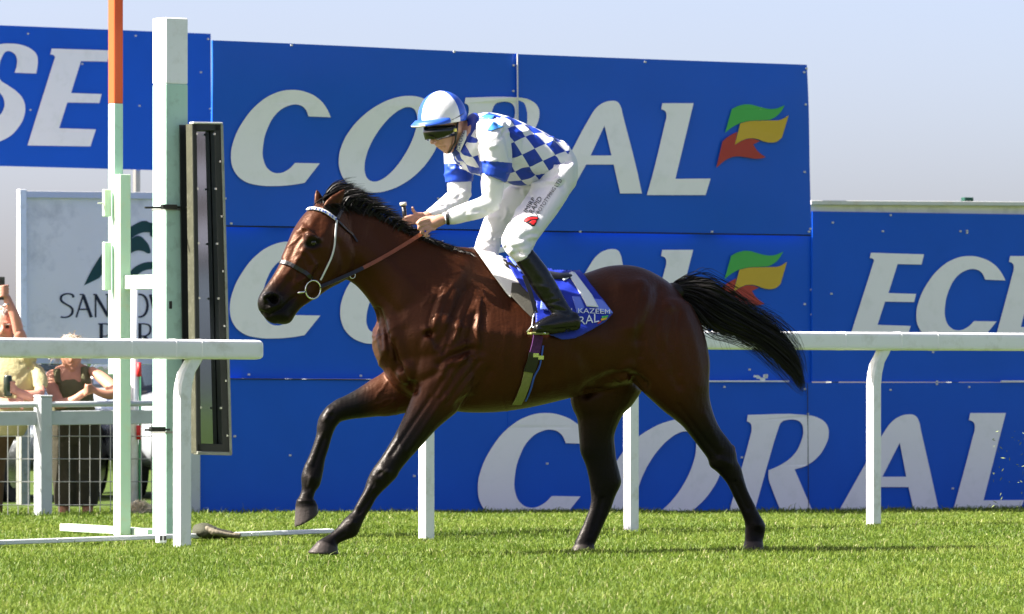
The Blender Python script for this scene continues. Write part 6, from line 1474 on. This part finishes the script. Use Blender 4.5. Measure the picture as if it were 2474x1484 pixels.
# ------------------------------------------------------------------ things on the grass by the post
bg_ = empty('crumpled_bag', (0, 0, 0), 0, 'crumpled olive and cream bag lying on the white ground strip', 'bag')
M['bag_olive'] = mat('bag_olive_cloth', (.05, .052, .035), .85, .2, .15, 12, .5, 40); M['bag_cream'] = mat('bag_cream_cloth', (.17, .15, .11), .8, .2, .2, 20, .5, 40); M['bag_dark'] = mat('bag_dark_cloth', (.03, .028, .022), .8, .2, .2, 20)
BF = Frame((525 - CX) * 34.0 / FPX, 34.0, 0.0)
for nm, rs, m, seed in (('bag_cloth', [(470, 1268, 470, 1302, 0, .09), (490, 1263, 490, 1302, .02, .11), (515, 1270, 516, 1302, .02, .10), (545, 1284, 546, 1302, .0, .06)], 'bag_olive', 1), ('bag_flap', [(500, 1270, 498, 1284, .10, .03), (525, 1280, 522, 1293, .11, .035), (552, 1286, 550, 1299, .08, .04), (580, 1287, 578, 1300, .06, .03)], 'bag_cream', 2), ('bag_lining', [(520, 1276, 520, 1288, .06, .05), (545, 1280, 545, 1292, .05, .05), (565, 1285, 565, 1294, .05, .04)], 'bag_dark', 3)):
    B = Body(); lf(B, BF, rs, (.4, .5), 20); k_ = B.fuse(.006, 4, None); cloth_wrinkles(k_, [], seed, 14, (470, 1264, 580, 1300), .006, 2.4, (-.3, .9)); new_obj(nm, k_.to_mesh(nm, M[m], Matrix.Identity(4)), bg_)
gpz = empty('small_camera', (0, 0, 0), 0, 'tiny black and white box camera in the grass at the post foot', 'camera')
p = gp(389, 33.3, .045); MB().box(p, .055, .04, .05, AX, .005).build('camera_body', M['post_white'], gpz)
for dx in (-.012, .014): MB().box(p + D * dx + N * .021 + UP * .004, .014, .008, .026, AX, .002).build('lens_window', M['black'], gpz)
# bits of turf thrown up by the hooves
cl = MB(); r_ = np.random.default_rng(4)
for i in range(70):
    x, y = r_.uniform(2390, 2500), r_.uniform(1040, 1200) if i % 3 else r_.uniform(1200, 1260); q = P(x, y, r_.uniform(31.2, 32.2)); a = Vector(r_.standard_normal(3)).normalized(); b = a.cross(Vector(r_.standard_normal(3))).normalized(); L_ = r_.uniform(.006, .02)
    cl.add([q - a * L_, q + b * .003, q + a * L_, q - b * .003], [(0, 1, 2, 3)])
o = cl.build('turf_bits', mat('turf_bits', (.16, .20, .06), .7, .3, .4, 50)); tag(o, 'bits of torn grass flying in the air at the right edge', 'grass', kind='stuff')

# ------------------------------------------------------------------ grandstand down the course (out of the frame, seen only in the finish mirror)
gsr = empty('grandstand', (60, 4.5, 0), math.atan2(-.436, .906), 'dark grandstand canopy seen only as reflection in the finish mirror', 'building')
M['canopy'] = mat('canopy_brown', (.05, .035, .033), .8, .2, .1, 1); M['canopy_light'] = mat('canopy_panels', (.22, .20, .24), .7, .3, .05, 1)
MB().box((0, 0, 8.2), 2, 44, 10.2, None, .05).build('canopy', M['canopy'], gsr)
for k in range(9): MB().box((-1.06, 0, 3.55 + k * 1.05), .06, 44, .52, (Vector((1, 0, 0)), Vector((0, 1, .10)).normalized(), Vector((0, -.10, 1)).normalized())).build('canopy_panel', M['canopy_light'], gsr)
for k in range(5): MB().box((.3, -20 + k * 10, 1.6), .4, .4, 3.4).build('column', M['canopy'], gsr)
